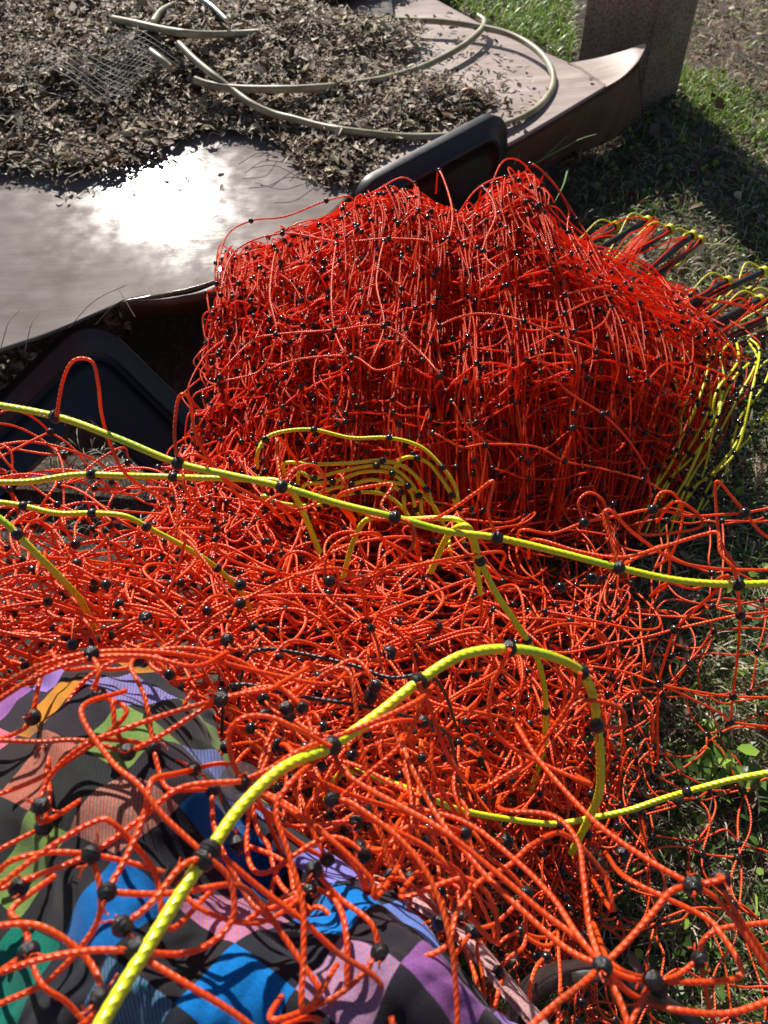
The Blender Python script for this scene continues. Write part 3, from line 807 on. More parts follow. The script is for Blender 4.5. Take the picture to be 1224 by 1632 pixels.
def folds(u, v, P):
    nrm = np.cross(np.gradient(P, axis=1), np.gradient(P, axis=0)); nrm /= np.linalg.norm(nrm, axis=-1, keepdims=True) + 1e-9
    if nrm[..., 2].mean() < 0: nrm = -nrm
    a = .6 * (0.0050 * np.sin(26 * u + 9 * v + 2 * np.sin(7 * v)) + 0.0030 * np.sin(44 * u - 17 * v + 1.7 * np.sin(11 * u + 3))
         + .0045 * np.maximum(0, np.sin(16 * v + 6 * u + 1.5 * np.sin(9 * u))) ** 3 + 0.0016 * np.abs(np.sin(50 * u + 33 * v + 3 * np.sin(8 * v))) - .0022 * np.abs(np.sin(21 * u - 30 * v + 2.5 * np.sin(12 * u + 5 * v))))
    return nrm * a[..., None]
def cloth_uv(me):
    """cloth UV in metres, turned so the checks run diagonally over the lap"""
    co = np.zeros(len(me.vertices) * 3, np.float32); me.vertices.foreach_get('co', co); co = co.reshape(-1, 3)
    li = np.zeros(len(me.loops), np.int32); me.loops.foreach_get('vertex_index', li)
    a_ = rad(33); yy = co[:, 1] - (co[:, 2] - .6) * .3
    U = np.column_stack([co[:, 0] * math.cos(a_) - yy * math.sin(a_) + .37, co[:, 0] * math.sin(a_) + yy * math.cos(a_) + .18])
    U += .004 * np.column_stack([np.sin(30 * co[:, 1]), np.sin(26 * co[:, 0])])
    lay = me.uv_layers[0] if len(me.uv_layers) else me.uv_layers.new(name='UVMap')
    lay.data.foreach_set('uv', U[li].astype(np.float32).ravel())
tro = grid_mesh('trousers', lapc, 170, 170, 0.003, (1, 1), folds)
cloth_uv(tro)
trousers = link('trousers', tro, PLAID, body)
LJ = [(J[q][0], J[q][1] + .010) for q in (0, 3, 4, 5, 6, 7, 9, 10, 11, 12, 13)]
LE = [(0, 1), (1, 2), (2, 3), (3, 4), (4, 5), (0, 6), (6, 7), (7, 8), (8, 9), (9, 10)]
legs = skin_body('trouser_legs', LJ, LE, PLAID, body)
cloth_uv(legs.data)
pk = patch_px([[(560, 1405, .50), (650, 1432, .50), (735, 1500, .48), (800, 1575, .46), (880, 1680, .45), (1000, 1950, .45)],
               [(585, 1390, .53), (680, 1425, .53), (765, 1500, .51), (832, 1580, .49), (905, 1680, .48), (1030, 1950, .48)],
               [(590, 1395, .60), (690, 1430, .60), (765, 1510, .58), (838, 1590, .56), (905, 1690, .55), (1030, 1950, .55)]], 'd')
link('pink_hem', grid_mesh('pink_hem', pk, 40, 12, 0.003), PINK, body)
# worn rubber strap on the grass at the lower right
sb = Buf()
sc_ = catmull(np.array([W(float(a), float(c), d) for a, c, d in ((812, 1690, .60), (832, 1600, .585), (880, 1556, .57), (960, 1548, .56), (1040, 1585, .56), (1110, 1632, .57), (1230, 1740, .58))]), 60)
T, A, B = frames(sc_[None]); T = T[0]
side = np.cross(T, np.array([0, 0, 1.0])); side /= np.linalg.norm(side, axis=-1, keepdims=True)
upv = np.array([0, -.25, .97])
hw, th_ = .026, .004
P4 = np.stack([sc_ + upv * hw + side * th_, sc_ + upv * hw - side * th_, sc_ - upv * hw - side * th_, sc_ - upv * hw + side * th_], 1)
N_ = 60
V = P4.reshape(-1, 3)
F = np.array([[k * 4 + s_, k * 4 + (s_ + 1) % 4, (k + 1) * 4 + (s_ + 1) % 4, (k + 1) * 4 + s_] for k in range(N_ - 1) for s_ in range(4)])
sb.add(V, F); sb.add(V[:4], np.array([[3, 2, 1, 0]])); sb.add(V[-4:], np.array([[0, 1, 2, 3]]))
so = link('rubber_strap', sb.mesh('rubber_strap', False), STRAP, label='curved dark brown rubber strap arching beside the plaid lap', category='strap')
bv = so.modifiers.new('bevel', 'BEVEL'); bv.width = .0015; bv.segments = 2

# ------------------------------------------------------------------ the electric netting
net = thing('electric_netting', 'large tangled heap of orange electric netting with yellow cords and black knot beads', 'netting', tuple(G(650., 700., 0.)))
heap_b, loose_b, near_b = Buf(), Buf(), Buf()
BEADS = []            # (pos, axis, size)

def smooth_noise(seed, dims=3):
    r = np.random.default_rng(seed)
    k = r.normal(0, 1, (5, 2)) * 5; ph = r.uniform(0, 6.28, (5, dims)); am = r.normal(0, 1, (5, dims)) / 2.3
    return lambda u, v: sum(am[a] * np.sin((k[a, 0] * u + k[a, 1] * v)[..., None] + ph[a]) for a in range(5))

def net_layer(buf, S, us, vs, r, ju=.3, slack=(.05, .12), N=10, sides=4, drop=0.0, kn=.004, twist=0.0, bead=.0058, up=0.0, zmin=.004, mask=None, dropu=None, maxjit=1.0):
    nu, nv = len(us), len(vs)
    U, V = np.meshgrid(us, vs)
    du = abs(us[1] - us[0]); dv = abs(vs[1] - vs[0])
    U = U + R.normal(0, ju * du * .5, U.shape); V = V + R.normal(0, ju * dv * .5, V.shape)
    K = S(U, V) + R.normal(0, kn, U.shape + (3,))
    K[..., 2] = np.maximum(K[..., 2], zmin)
    segs = []; deg = np.zeros((nv, nu), int)
    for ax in (0, 1):
        A = K[:, :-1] if ax else K[:-1]; Bp = K[:, 1:] if ax else K[1:]
        UA, UB = (U[:, :-1], U[:, 1:]) if ax else (U[:-1], U[1:])
        VA, VB = (V[:, :-1], V[:, 1:]) if ax else (V[:-1], V[1:])
        t = np.linspace(0, 1, N)
        uu = UA[..., None] * (1 - t) + UB[..., None] * t; vv = VA[..., None] * (1 - t) + VB[..., None] * t
        base = S(uu, vv)
        # shift so ends meet the jittered knots
        base = base + (A - base[..., 0, :])[..., None, :] * (1 - t)[:, None] + (Bp - base[..., -1, :])[..., None, :] * t[:, None]
        ln = np.linalg.norm(Bp - A, axis=-1, keepdims=True)
        sl = slack[ax]
        b1 = R.normal(0, 1, A.shape) * ln * sl; b2 = R.normal(0, 1, A.shape) * ln * sl * .30; b3 = R.normal(0, 1, A.shape) * ln * sl * .10
        b1[..., 2] = b1[..., 2] * .7 + up * ln[..., 0] * sl
        P = base + b1[..., None, :] * np.sin(math.pi * t)[:, None] + b2[..., None, :] * np.sin(2 * math.pi * t)[:, None] + b3[..., None, :] * np.sin(3 * math.pi * t)[:, None]
        P = P.reshape(-1, N, 3)
        d_ = drop if ax == 0 or dropu is None else dropu
        keep = R.random(len(P)) >= d_
        if mask is not None:
            keep &= mask(P[:, N // 2])
        kk_ = keep.reshape(A.shape[:2]).astype(int)
        if ax: deg[:, :-1] += kk_; deg[:, 1:] += kk_
        else: deg[:-1] += kk_; deg[1:] += kk_
        P = P[keep]
        P[..., 2] = np.maximum(P[..., 2], zmin)
        segs.append(P)
    P = np.concatenate(segs)
    if len(P): tubes(buf, P, r * R.uniform(.9, 1.12, len(P)), sides, twist)
    for p, g_ in zip(K.reshape(-1, 3), deg.ravel()):
        if g_ >= 2:
            BEADS.append((p, R.normal(0, 1, 3), bead * R.uniform(.85, 1.12)))

TW = 0.00150
NW = 0.00128
heap0 = patch_px([
    [(395, 455, .03), (520, 420, .03), (650, 360, .03), (735, 355, .03), (850, 335, .03), (940, 430, .03), (1190, 520, .02)],
    [(358, 405, .24), (458, 372, .28), (625, 300, .34), (724, 340, .32), (830, 280, .36), (900, 372, .27), (1150, 496, .10)],
    [(348, 470, .27), (455, 425, .32), (640, 345, .375), (722, 400, .34), (845, 350, .37), (935, 445, .29), (1195, 540, .15)],
    [(346, 570, .23), (455, 530, .285), (620, 480, .325), (722, 505, .30), (865, 450, .33), (1010, 480, .27), (1195, 590, .13)],
    [(338, 680, .20), (455, 630, .250), (610, 610, .280), (725, 615, .27), (880, 570, .285), (1040, 590, .23), (1150, 660, .10)],
    [(305, 790, .19), (435, 755, .210), (600, 745, .220), (740, 740, .215), (880, 720, .205), (1010, 720, .15), (1090, 760, .06)],
    [(250, 910, .22), (400, 895, .190), (590, 885, .155), (740, 880, .14), (870, 870, .12), (980, 860, .07), (1050, 850, .03)]])
def heap(u, v):
    p = heap0(u, v)
    env = np.clip((v - .12) * 4, 0, 1) * np.clip((1 - v) * 4, 0, 1)
    pleat = .013 * np.sin(58 * u + 3 * np.sin(6 * u) + 2.2 * v) + .007 * np.sin(131 * u - 3 * v)
    vv = v * 4.3 + .25 * np.sin(7 * u) + .1
    ledge = .024 * (vv - np.floor(vv)) * np.clip((np.ceil(vv) - vv) * 5, 0, 1)
    return p + (env * (pleat + ledge))[..., None] * np.array([0, -.62, .45])
# the folded pile: layer after layer of net laid back and forth
NL = 58
for k in range(NL):
    t = (k / (NL - 1)) ** 1.15
    nz = smooth_noise(100 + k)
    off = np.array([R.normal(0, .008), .10 * t, -.17 * t])
    def S(u, v, nz=nz, off=off, t=t):
        p = heap(u, v)
        n = nz(u, v)
        p = p + n * np.array([.012, .012, .009]) + off * np.clip(v * 3.2, .15, 1)[..., None]
        p[..., 2] = np.maximum(p[..., 2], .006)
        return p
    o1, o2 = R.uniform(0, .08), R.uniform(0, .16)
    net_layer(heap_b, S, np.arange(.0 + o1, 1.0, .083), np.append(np.arange(.02 + o2, .93, .165), 1.0 - .08 * R.random()), TW * .95, .20, (.020, .06), 9, 4, .03, .0022, up=-.4, bead=.0044, dropu=.5)
# a ragged outer skin with slack loops along ridge and left flank
for k in range(5):
    nz = smooth_noise(300 + k)
    S = lambda u, v, nz=nz: heap(u, v) + nz(u, v) * np.array([.012, .014, .009]) + np.array([0, -.003, .001])
    net_layer(heap_b, S, np.arange(.01 * k, .999, .085), np.arange(.13 + .012 * k, .98, .165), TW * .95, .3, (.025, .08), 12, 5, .12, .003, up=-.2, bead=.0046, dropu=.3)
for k in range(9):
    nz = smooth_noise(330 + k)
    S = lambda u, v, nz=nz: heap(u * .28 - .02, .38 + v * .62) + nz(u, v) * np.array([.018, .015, .015])
    net_layer(heap_b, S, np.linspace(0, 1, 8), np.linspace(0, 1, 9), TW * .9, .7, (.16, .16), 12, 5, .15, .010, up=.2, bead=.0046)

# flat tangle in front of the pile, rising to the knees
mid = patch_px([
    [(-160, 860, .30), (40, 880, .30), (230, 870, .27), (420, 830, .20), (600, 825, .16), (780, 825, .13), (940, 835, .07)],
    [(-160, 930, .36), (40, 930, .36), (230, 935, .33), (420, 935, .27), (600, 930, .21), (800, 930, .15), (960, 930, .06)],
    [(-160, 1000, .42), (40, 1000, .42), (230, 1000, .40), (420, 1000, .36), (620, 1000, .30), (800, 1000, .20), (960, 1010, .08)],
    [(-160, 1070, .47), (40, 1070, .47), (240, 1070, .46), (440, 1090, .40), (640, 1090, .34), (800, 1090, .22), (950, 1100, .08)],
    [(100, 1250, .30), (200, 1250, .30), (330, 1250, .32), (500, 1210, .36), (660, 1200, .30), (800, 1200, .20), (930, 1200, .08)],
    [(250, 1400, .20), (330, 1400, .22), (430, 1400, .24), (560, 1350, .27), (690, 1310, .24), (810, 1310, .16), (930, 1300, .06)],
    [(450, 1560, .10), (520, 1560, .10), (580, 1560, .10), (660, 1480, .14), (760, 1440, .12), (850, 1420, .08), (940, 1400, .04)]])
for k in range(14):
    t = k / 13
    nz = smooth_noise(500 + k)
    off = np.array([0, .02 * t, -.20 * t])
    def S(u, v, nz=nz, off=off):
        p = mid(u, v) + nz(u, v) * np.array([.030, .022, .018]) + off
        return p
    net_layer(loose_b, S, np.arange(R.uniform(0, .09), 1.0, .12), np.arange(R.uniform(0, .1), 1.0, .125), TW * .98, .65, (.15, .09), 16, 6, .22, .010, up=.0, bead=.0048, dropu=.04)
# looser loops on top of it
for k in range(5):
    nz = smooth_noise(600 + k)
    S = lambda u, v, nz=nz: mid(u, v) + nz(u, v) * np.array([.04, .03, .02]) + np.array([0, 0, .025])
    net_layer(loose_b, S, np.arange(R.uniform(0, .1), 1.0, .115), np.arange(R.uniform(0, .1), .97, .17), TW, .8, (.26, .24), 40, 9, .3, .015, twist=.0105, up=.2, bead=.0047)
# crossed strands where the pile runs down into the loose net
flank = patch_px([[(290, 690, .20), (330, 690, .21), (370, 700, .22), (410, 740, .22), (440, 780, .20)],
                  [(280, 790, .24), (330, 780, .24), (380, 790, .23), (440, 810, .22), (500, 830, .20)],
                  [(230, 870, .29), (310, 865, .27), (390, 870, .25), (470, 880, .23), (560, 880, .20)],
                  [(180, 950, .35), (300, 950, .33), (400, 950, .29), (500, 950, .26), (640, 950, .22)]])
for k in range(9):
    nz = smooth_noise(950 + k)
    S = lambda u, v, nz=nz, k=k: flank(u, v) + nz(u, v) * np.array([.03, .02, .015]) - np.array([0, 0, .006 * k])
    net_layer(loose_b, S, np.linspace(0, 1, 7), np.linspace(0, 1, 6), TW, .8, (.10, .12), 14, 6, .2, .01, bead=.0046)
# open net hanging at the left, in front of the tray
leftn = patch_px([[(-120, 690, .42), (60, 715, .40), (200, 735, .36), (330, 790, .30)],
                  [(-120, 790, .42), (60, 800, .40), (200, 820, .36), (310, 850, .28)],
                  [(-120, 900, .43), (60, 910, .42), (200, 915, .38), (330, 920, .30)],
                  [(-120, 980, .45), (60, 980, .44), (200, 985, .40), (360, 980, .34)]])
for k in range(5):
    nz = smooth_noise(650 + k)
    S = lambda u, v, nz=nz: leftn(u, v) + nz(u, v) * np.array([.03, .02, .02])
    net_layer(loose_b, S, np.linspace(0 + .03 * k, 1, 5), np.linspace(.04 * k, 1, 5), TW * .9, .7, (.20, .18), 40, 9, .15, .010, twist=.0105, up=.2, bead=.0047)
# single net sheet lying just above the grass at the right
rightn = patch_px([
    [(820, 850, .10), (940, 835, .12), (1060, 812, .16), (1190, 815, .17), (1330, 800, .17)],
    [(850, 940, .10), (960, 930, .12), (1062, 930, .14), (1180, 955, .15), (1330, 950, .15)],
    [(850, 1040, .12), (970, 1025, .12), (1075, 1003, .12), (1180, 985, .12), (1330, 985, .12)],
    [(860, 1140, .12), (960, 1110, .12), (1050, 1092, .10), (1168, 1110, .08), (1330, 1120, .08)],
    [(860, 1230, .12), (960, 1215, .11), (1050, 1215, .08), (1170, 1152, .06), (1330, 1180, .06)],
    [(850, 1330, .12), (960, 1300, .10), (1110, 1290, .06), (1200, 1270, .05), (1330, 1270, .05)],
    [(820, 1420, .12), (960, 1400, .10), (1080, 1380, .06), (1180, 1420, .05), (1330, 1400, .05)],
    [(800, 1500, .12), (960, 1540, .10), (1110, 1530, .06), (1220, 1520, .05), (1330, 1520, .05)],
    [(800, 1640, .12), (960, 1660, .10), (1110, 1660, .06), (1220, 1650, .05), (1330, 1650, .05)]])
for k in range(2):
    nz = smooth_noise(700 + k)
    S = lambda u, v, nz=nz: rightn(u, v) + nz(u, v) * np.array([.018, .018, .008]) + np.array([0, 0, .012 * k - .01])
    net_layer(loose_b, S, np.linspace(0, 1, 7), np.linspace(.03 * k, 1, 11), TW * .85, .25, (.08, .10), 40, 9, .06, .004, twist=.0105, bead=.005)
for k in range(5):       # denser tangle on its left side
    nz = smooth_noise(720 + k)
    S = lambda u, v, nz=nz: rightn(u * .30, .02 + v * .9) + nz(u, v) * np.array([.03, .03, .02]) + np.array([0, 0, .02])
    net_layer(loose_b, S, np.linspace(0, 1, 5), np.linspace(0, 1, 9), TW * .85, .7, (.26, .24), 30, 8, .2, .012, twist=.0105, bead=.005, up=.1)

# net over the lap, close to the camera
lapn = patch_px([
    [(-160, 1110, .52), (60, 1060, .50), (230, 1035, .49), (400, 1080, .50), (560, 1130, .50), (700, 1150, .50)],
    [(-140, 1210, .46), (60, 1180, .44), (230, 1160, .43), (400, 1190, .45), (560, 1230, .46), (720, 1260, .48)],
    [(-120, 1330, .41), (60, 1300, .39), (230, 1290, .375), (400, 1310, .40), (580, 1350, .43), (760, 1390, .47)],
    [(-100, 1470, .37), (70, 1430, .355), (240, 1410, .345), (410, 1430, .37), (590, 1480, .385), (780, 1490, .45)],
    [(-100, 1640, .335), (80, 1590, .325), (250, 1570, .315), (430, 1580, .335), (620, 1620, .345), (800, 1650, .42)],
    [(-100, 1850, .30), (80, 1800, .30), (250, 1780, .295), (450, 1780, .31), (650, 1790, .32), (830, 1800, .40)]], 'd')
for k in range(1):
    nz = smooth_noise(800 + k)
    S = lambda u, v, nz=nz, k=k: lapn(u, v) + nz(u, v) * np.array([.016, .014, .007]) + np.array([0, 0, .004 * k + .003])
    net_layer(near_b, S, np.linspace(0 + .02 * k, 1, 6), np.linspace(0, 1, 6), NW, .75, (.14, .14), 90, 15, .6, .006, twist=.0105, up=.2, bead=.0043)
for k in range(1):       # extra turns along the near knee
    nz = smooth_noise(820 + k)
    S = lambda u, v, nz=nz: lapn(u * .9, v * .42) + nz(u, v) * np.array([.02, .02, .006]) + np.array([0, 0, .004])
    net_layer(near_b, S, np.linspace(0, 1, 6), np.linspace(0, 1, 4), NW, .8, (.15, .16), 80, 15, .5, .008, twist=.0105, up=.3, bead=.0043)
for k in range(4):       # tangle between lap and grass
    nz = smooth_noise(840 + k)
    S = lambda u, v, nz=nz: lapn(.55 + u * .45, v * .8) + nz(u, v) * np.array([.03, .03, .012]) - np.array([0, 0, .03 + .02 * k])
    net_layer(near_b, S, np.linspace(0, 1, 4), np.linspace(0, 1, 5), NW, .8, (.2, .22), 80, 12, .2, .008, twist=.0105, up=.1, bead=.0043)

# strands traced one by one: (px, py, axis depth)
D = [
 # loops that stand up from the main yellow cord
 [(90, 664, .56), (99, 612, .555), (112, 580, .55), (130, 571, .55), (149, 580, .55), (157, 615, .555), (162, 660, .57), (176, 708, .59), (202, 757, .61)],
 [(283, 737, .56), (278, 690, .55), (283, 640, .55), (293, 628, .55), (304, 642, .555), (310, 685, .57), (328, 725, .58), (365, 768, .60), (420, 800, .62)],
 [(300, 790, .6), (292, 740, .6), (300, 725, .6), (320, 728, .6), (345, 750, .61), (380, 790, .62)],
 [(450, 776, .56), (470, 748, .565), (500, 742, .57), (518, 765, .575), (505, 800, .58), (470, 812, .58), (440, 800, .58)],
 [(448, 770, .56), (442, 730, .57), (446, 700, .58)],
 [(628, 822, .56), (608, 805, .565), (625, 775, .57), (610, 772, .575), (540, 790, .59)],
 [(628, 824, .56), (655, 836, .555), (658, 868, .56), (640, 888, .565), (600, 915, .58), (560, 930, .6)],
 [(792, 856, .56), (778, 815, .55), (786, 768, .545), (760, 784, .55), (715, 815, .56), (680, 828, .57), (600, 826, .58), (540, 800, .6)],
 [(988, 903, .56), (976, 868, .565), (962, 822, .57), (975, 815, .57), (1010, 850, .58), (1070, 890, .6), (1130, 905, .61), (1224, 908, .62), (1290, 900, .62)],
 [(1175, 930, .56), (1168, 905, .555), (1148, 880, .56), (1144, 850, .565), (1120, 852, .57), (1060, 870, .575), (990, 888, .58), (920, 878, .6), (850, 860, .62)],
 [(830, 845, .70), (880, 850, .70), (930, 833, .70), (985, 822, .70), (1040, 812, .70), (1100, 822, .70), (1150, 820, .70), (1187, 817, .70), (1250, 805, .70)],
 [(1187, 817, .70), (1165, 790, .70), (1144, 767, .70), (1140, 785, .705), (1148, 860, .71), (1175, 915, .71)],
 [(1187, 817, .70), (1215, 850, .71), (1250, 870, .72)],
 [(930, 832, .70), (922, 800, .70), (940, 785, .70), (962, 800, .70), (972, 840, .70), (985, 880, .70)],
 [(1040, 812, .70), (1052, 786, .70), (1075, 788, .70), (1088, 822, .71), (1072, 880, .72)],
 [(1040, 812, .70), (1020, 850, .70), (1080, 848, .70), (1118, 838, .70), (1108, 815, .70), (1075, 800, .70)],
 [(985, 905, .68), (1060, 870, .75), (1063, 930, .78)],
 [(1178, 925, .58), (1177, 950, .66), (1179, 980, .74), (1176, 1040, .80), (1168, 1110, .86), (1164, 1150, .90)],
 [(830, 1030, .80), (900, 1040, .80), (975, 1025, .80), (1030, 1015, .79), (1075, 1003, .78), (1130, 990, .76), (1179, 980, .74), (1260, 972, .74)],
 [(1063, 930, .70), (1108, 938, .72), (1160, 920, .68), (1075, 1003, .78)],
 [(1075, 1003, .78), (1060, 1050, .82), (1050, 1090, .85), (1048, 1150, .87), (1047, 1215, .9)],
 [(940, 1062, .86), (1000, 1072, .86), (1050, 1090, .85), (1110, 1102, .86), (1168, 1110, .86), (1260, 1112, .86)],
 [(1050, 1090, .85), (1095, 1110, .86), (1150, 1138, .88), (1164, 1150, .9), (1240, 1160, .9)],
 # foreground strands over lap and knee
 [(-20, 1105, .44), (60, 1062, .43), (145, 1040, .43), (240, 1038, .43), (330, 1050, .44), (420, 1072, .45), (520, 1090, .46)],
 [(-20, 1128, .42), (60, 1078, .42), (140, 1050, .42), (230, 1046, .42), (310, 1062, .42)],
 [(146, 1043, .42), (158, 1070, .41), (148, 1100, .41), (157, 1108, .41)],
 [(157, 1106, .41), (178, 1118, .405), (184, 1160, .40), (203, 1198, .40)],
 [(157, 1106, .41), (200, 1140, .40), (90, 1225, .40), (0, 1265, .40), (-40, 1270, .40)],
 [(65, 1310, .37), (75, 1245, .38), (130, 1190, .38), (190, 1165, .385), (260, 1140, .39), (352, 1113, .40)],
 [(203, 1200, .395), (260, 1170, .395), (352, 1115, .40), (430, 1098, .40), (445, 1090, .41)],
 [(384, 1245, .385), (368, 1205, .385), (366, 1165, .385), (390, 1143, .385), (430, 1143, .385), (470, 1160, .385), (505, 1178, .39), (528, 1190, .39)],
 [(0, 1180, .40), (60, 1182, .40), (130, 1180, .395), (203, 1200, .395)],
 [(384, 1245, .385), (430, 1225, .39), (480, 1195, .39), (560, 1165, .40), (660, 1120, .41)],
 [(668, 1087, .42), (672, 1120, .42), (645, 1180, .42), (590, 1230, .42), (560, 1255, .42), (538, 1275, .42)],
 [(668, 1087, .42), (690, 1140, .43), (712, 1200, .44), (740, 1240, .45)],
 [(812, 1035, .44), (800, 1060, .45), (785, 1090, .455), (780, 1140, .46), (800, 1180, .465), (860, 1215, .47), (940, 1250, .47)],
 [(925, 1072, .46), (915, 1110, .47), (860, 1190, .48), (840, 1215, .49), (760, 1260, .5)],
 [(950, 1155, .48), (990, 1160, .48), (996, 1140, .48), (975, 1122, .48), (925, 1118, .48), (890, 1150, .49)],
 [(145, 1362, .335), (60, 1395, .335), (-40, 1430, .335)],
 [(0, 1410, .33), (80, 1350, .335), (150, 1310, .34), (180, 1312, .34), (230, 1365, .345), (250, 1400, .345), (270, 1480, .34)],
 [(145, 1362, .335), (160, 1420, .33), (150, 1480, .33), (80, 1560, .33), (0, 1600, .33)],
 [(145, 1362, .34), (190, 1330, .345), (230, 1300, .35), (290, 1255, .355), (384, 1245, .36)],
 [(330, 1365, .34), (260, 1300, .345), (220, 1250, .35), (175, 1210, .36), (130, 1130, .38)],
 [(195, 1475, .31), (240, 1440, .315), (290, 1380, .325), (335, 1365, .33)],
 [(-40, 1480, .31), (60, 1475, .31), (140, 1530, .31), (160, 1600, .30), (100, 1660, .30)],
 [(0, 1550, .305), (60, 1530, .305), (140, 1515, .305), (210, 1515, .305)],
 [(210, 1516, .305), (300, 1570, .30), (380, 1620, .30), (450, 1680, .30)],
 [(330, 1365, .33), (365, 1400, .33), (372, 1460, .325), (340, 1500, .32), (290, 1520, .32), (210, 1516, .31)],
 [(355, 1365, .34), (420, 1420, .34), (480, 1465, .34), (540, 1520, .34), (600, 1560, .34), (640, 1632, .34)],
 [(470, 1240, .37), (440, 1290, .36), (460, 1360, .35), (482, 1440, .34), (484, 1520, .33), (485, 1612, .32)],
 [(500, 1385, .37), (540, 1430, .37), (590, 1470, .36), (605, 1515, .355)],
 [(605, 1518, .35), (560, 1570, .34), (500, 1605, .33), (430, 1620, .32)],
 [(730, 1650, .34), (727, 1580, .345), (718, 1500, .35), (690, 1410, .36), (640, 1340, .37), (560, 1280, .38), (538, 1276, .385)],
 [(605, 1520, .355), (650, 1530, .355), (710, 1508, .36), (730, 1450, .37), (765, 1405, .38), (810, 1380, .39), (850, 1345, .40), (900, 1330, .42), (960, 1390, .42), (975, 1450, .42)],
 [(538, 1276, .39), (600, 1310, .39), (680, 1350, .39), (730, 1400, .385), (750, 1460, .38), (790, 1500, .38), (785, 1440, .38), (740, 1400, .38), (640, 1430, .38)],
 [(384, 1247, .385), (460, 1290, .38), (530, 1340, .375), (590, 1400, .37), (600, 1430, .37)],
 [(960, 1540, .33), (925, 1500, .34), (860, 1450, .35), (790, 1390, .36), (700, 1320, .37), (560, 1240, .39), (528, 1192, .40)],
 [(960, 1540, .33), (920, 1490, .34), (880, 1430, .36), (820, 1370, .38), (740, 1310, .40), (640, 1280, .42)],
 [(960, 1540, .33), (900, 1510, .34), (820, 1440, .355), (760, 1380, .37), (690, 1290, .39), (640, 1180, .42)],
 [(960, 1540, .33), (940, 1480, .345), (930, 1400, .36), (920, 1340, .38), (880, 1300, .40), (800, 1290, .42)],
 [(960, 1540, .33), (1000, 1500, .335), (1040, 1455, .34), (1070, 1420, .345), (1104, 1411, .35)],
 [(1104, 1411, .35), (1040, 1375, .36), (960, 1320, .38), (900, 1260, .40), (850, 1200, .42), (820, 1150, .45)],
 [(1104, 1411, .35), (1150, 1402, .345), (1145, 1400, .35), (1170, 1450, .35), (1224, 1530, .35), (1260, 1580, .35)],
 [(1110, 1412, .35), (1150, 1440, .35), (1200, 1510, .345), (1250, 1600, .34)],
 [(960, 1540, .33), (925, 1570, .32), (880, 1605, .31), (820, 1660, .30)],
 [(962, 1545, .33), (990, 1600, .32), (1010, 1670, .31)],
 [(962, 1540, .33), (1000, 1580, .335), (1040, 1600, .335), (1080, 1610, .33), (1160, 1615, .33), (1240, 1590, .33)],
 [(1040, 1560, .34), (1010, 1620, .33), (990, 1680, .32)],
 [(960, 1540, .34), (1010, 1560, .34), (1100, 1565, .34), (1170, 1560, .345), (1180, 1540, .35), (1150, 1490, .36), (1120, 1460, .37), (1000, 1400, .39)],
 [(1224, 1470, .40), (1150, 1480, .40), (1120, 1500, .40), (1110, 1530, .40), (1060, 1560, .39), (980, 1540, .36)],
 [(1115, 1528, .40), (1130, 1600, .40), (1150, 1680, .40)],
 [(620, 880, .60), (580, 930, .60), (525, 925, .60), (520, 890, .60), (545, 860, .60), (600, 850, .61)],
 [(525, 927, .60), (620, 910, .60), (720, 890, .62), (800, 880, .64)],
]
HL = [[(345, 452, .285), (360, 378, .30), (400, 352, .31), (455, 345, .32), (520, 320, .33), (560, 315, .34)],
      [(352, 470, .29), (375, 400, .31), (450, 372, .33), (540, 385, .34), (620, 380, .37), (690, 388, .38)],
      [(350, 600, .26), (400, 545, .29), (440, 533, .31), (533, 526, .34), (612, 520, .35), (668, 560, .34), (700, 600, .33)],
      [(430, 590, .29), (480, 572, .31), (560, 568, .33), (600, 590, .33), (640, 580, .33)],
      [(700, 520, .34), (760, 500, .345), (835, 512, .35), (900, 540, .34), (950, 560, .33)],
      [(690, 690, .27), (735, 712, .26), (773, 708, .26), (853, 712, .25), (900, 735, .23), (950, 745, .21), (1025, 765, .17), (1060, 790, .14)],
      [(848, 560, .32), (900, 620, .28), (960, 660, .25), (1000, 700, .22), (1030, 750, .18), (1035, 800, .13)],
      [(720, 640, .30), (745, 680, .28), (773, 710, .26), (768, 770, .22), (755, 820, .18)],
      [(440, 400, .34), (430, 470, .33), (440, 533, .31), (415, 590, .28), (350, 610, .25)],
      [(612, 385, .38), (600, 450, .37), (612, 520, .35), (590, 580, .33)],
      [(536, 390, .36), (528, 460, .36), (533, 526, .34), (552, 570, .33)],
      [(770, 300, .39), (790, 340, .39), (770, 400, .38), (800, 440, .37)], [(845, 262, .38), (880, 290, .36), (920, 350, .32), (960, 420, .28)],
      [(700, 272, .35), (720, 330, .36), (715, 380, .36), (690, 400, .37)], [(870, 280, .36), (905, 330, .31), (905, 370, .29), (930, 430, .28)],
      [(900, 500, .32), (980, 470, .28), (1080, 480, .24), (1150, 530, .2), (1180, 590, .17)], [(900, 470, .32), (1000, 455, .27), (1100, 470, .22), (1210, 500, .17)]]
for pl in HL:
    P = np.array([G(float(a), float(c), z + .012) for a, c, z in pl])
    P = np.vstack([P[0] + [0, .05, -.07], P, P[-1] + [0, .05, -.07]])
    n = max(20, int(np.linalg.norm(np.diff(P, axis=0), axis=1).sum() / .0022))
    tubes(loose_b, catmull(P, n)[None], TW, 12, .0105, caps=True)
    for p in P[1:-1:2]: BEADS.append((p, R.normal(0, 1, 3), .0047))
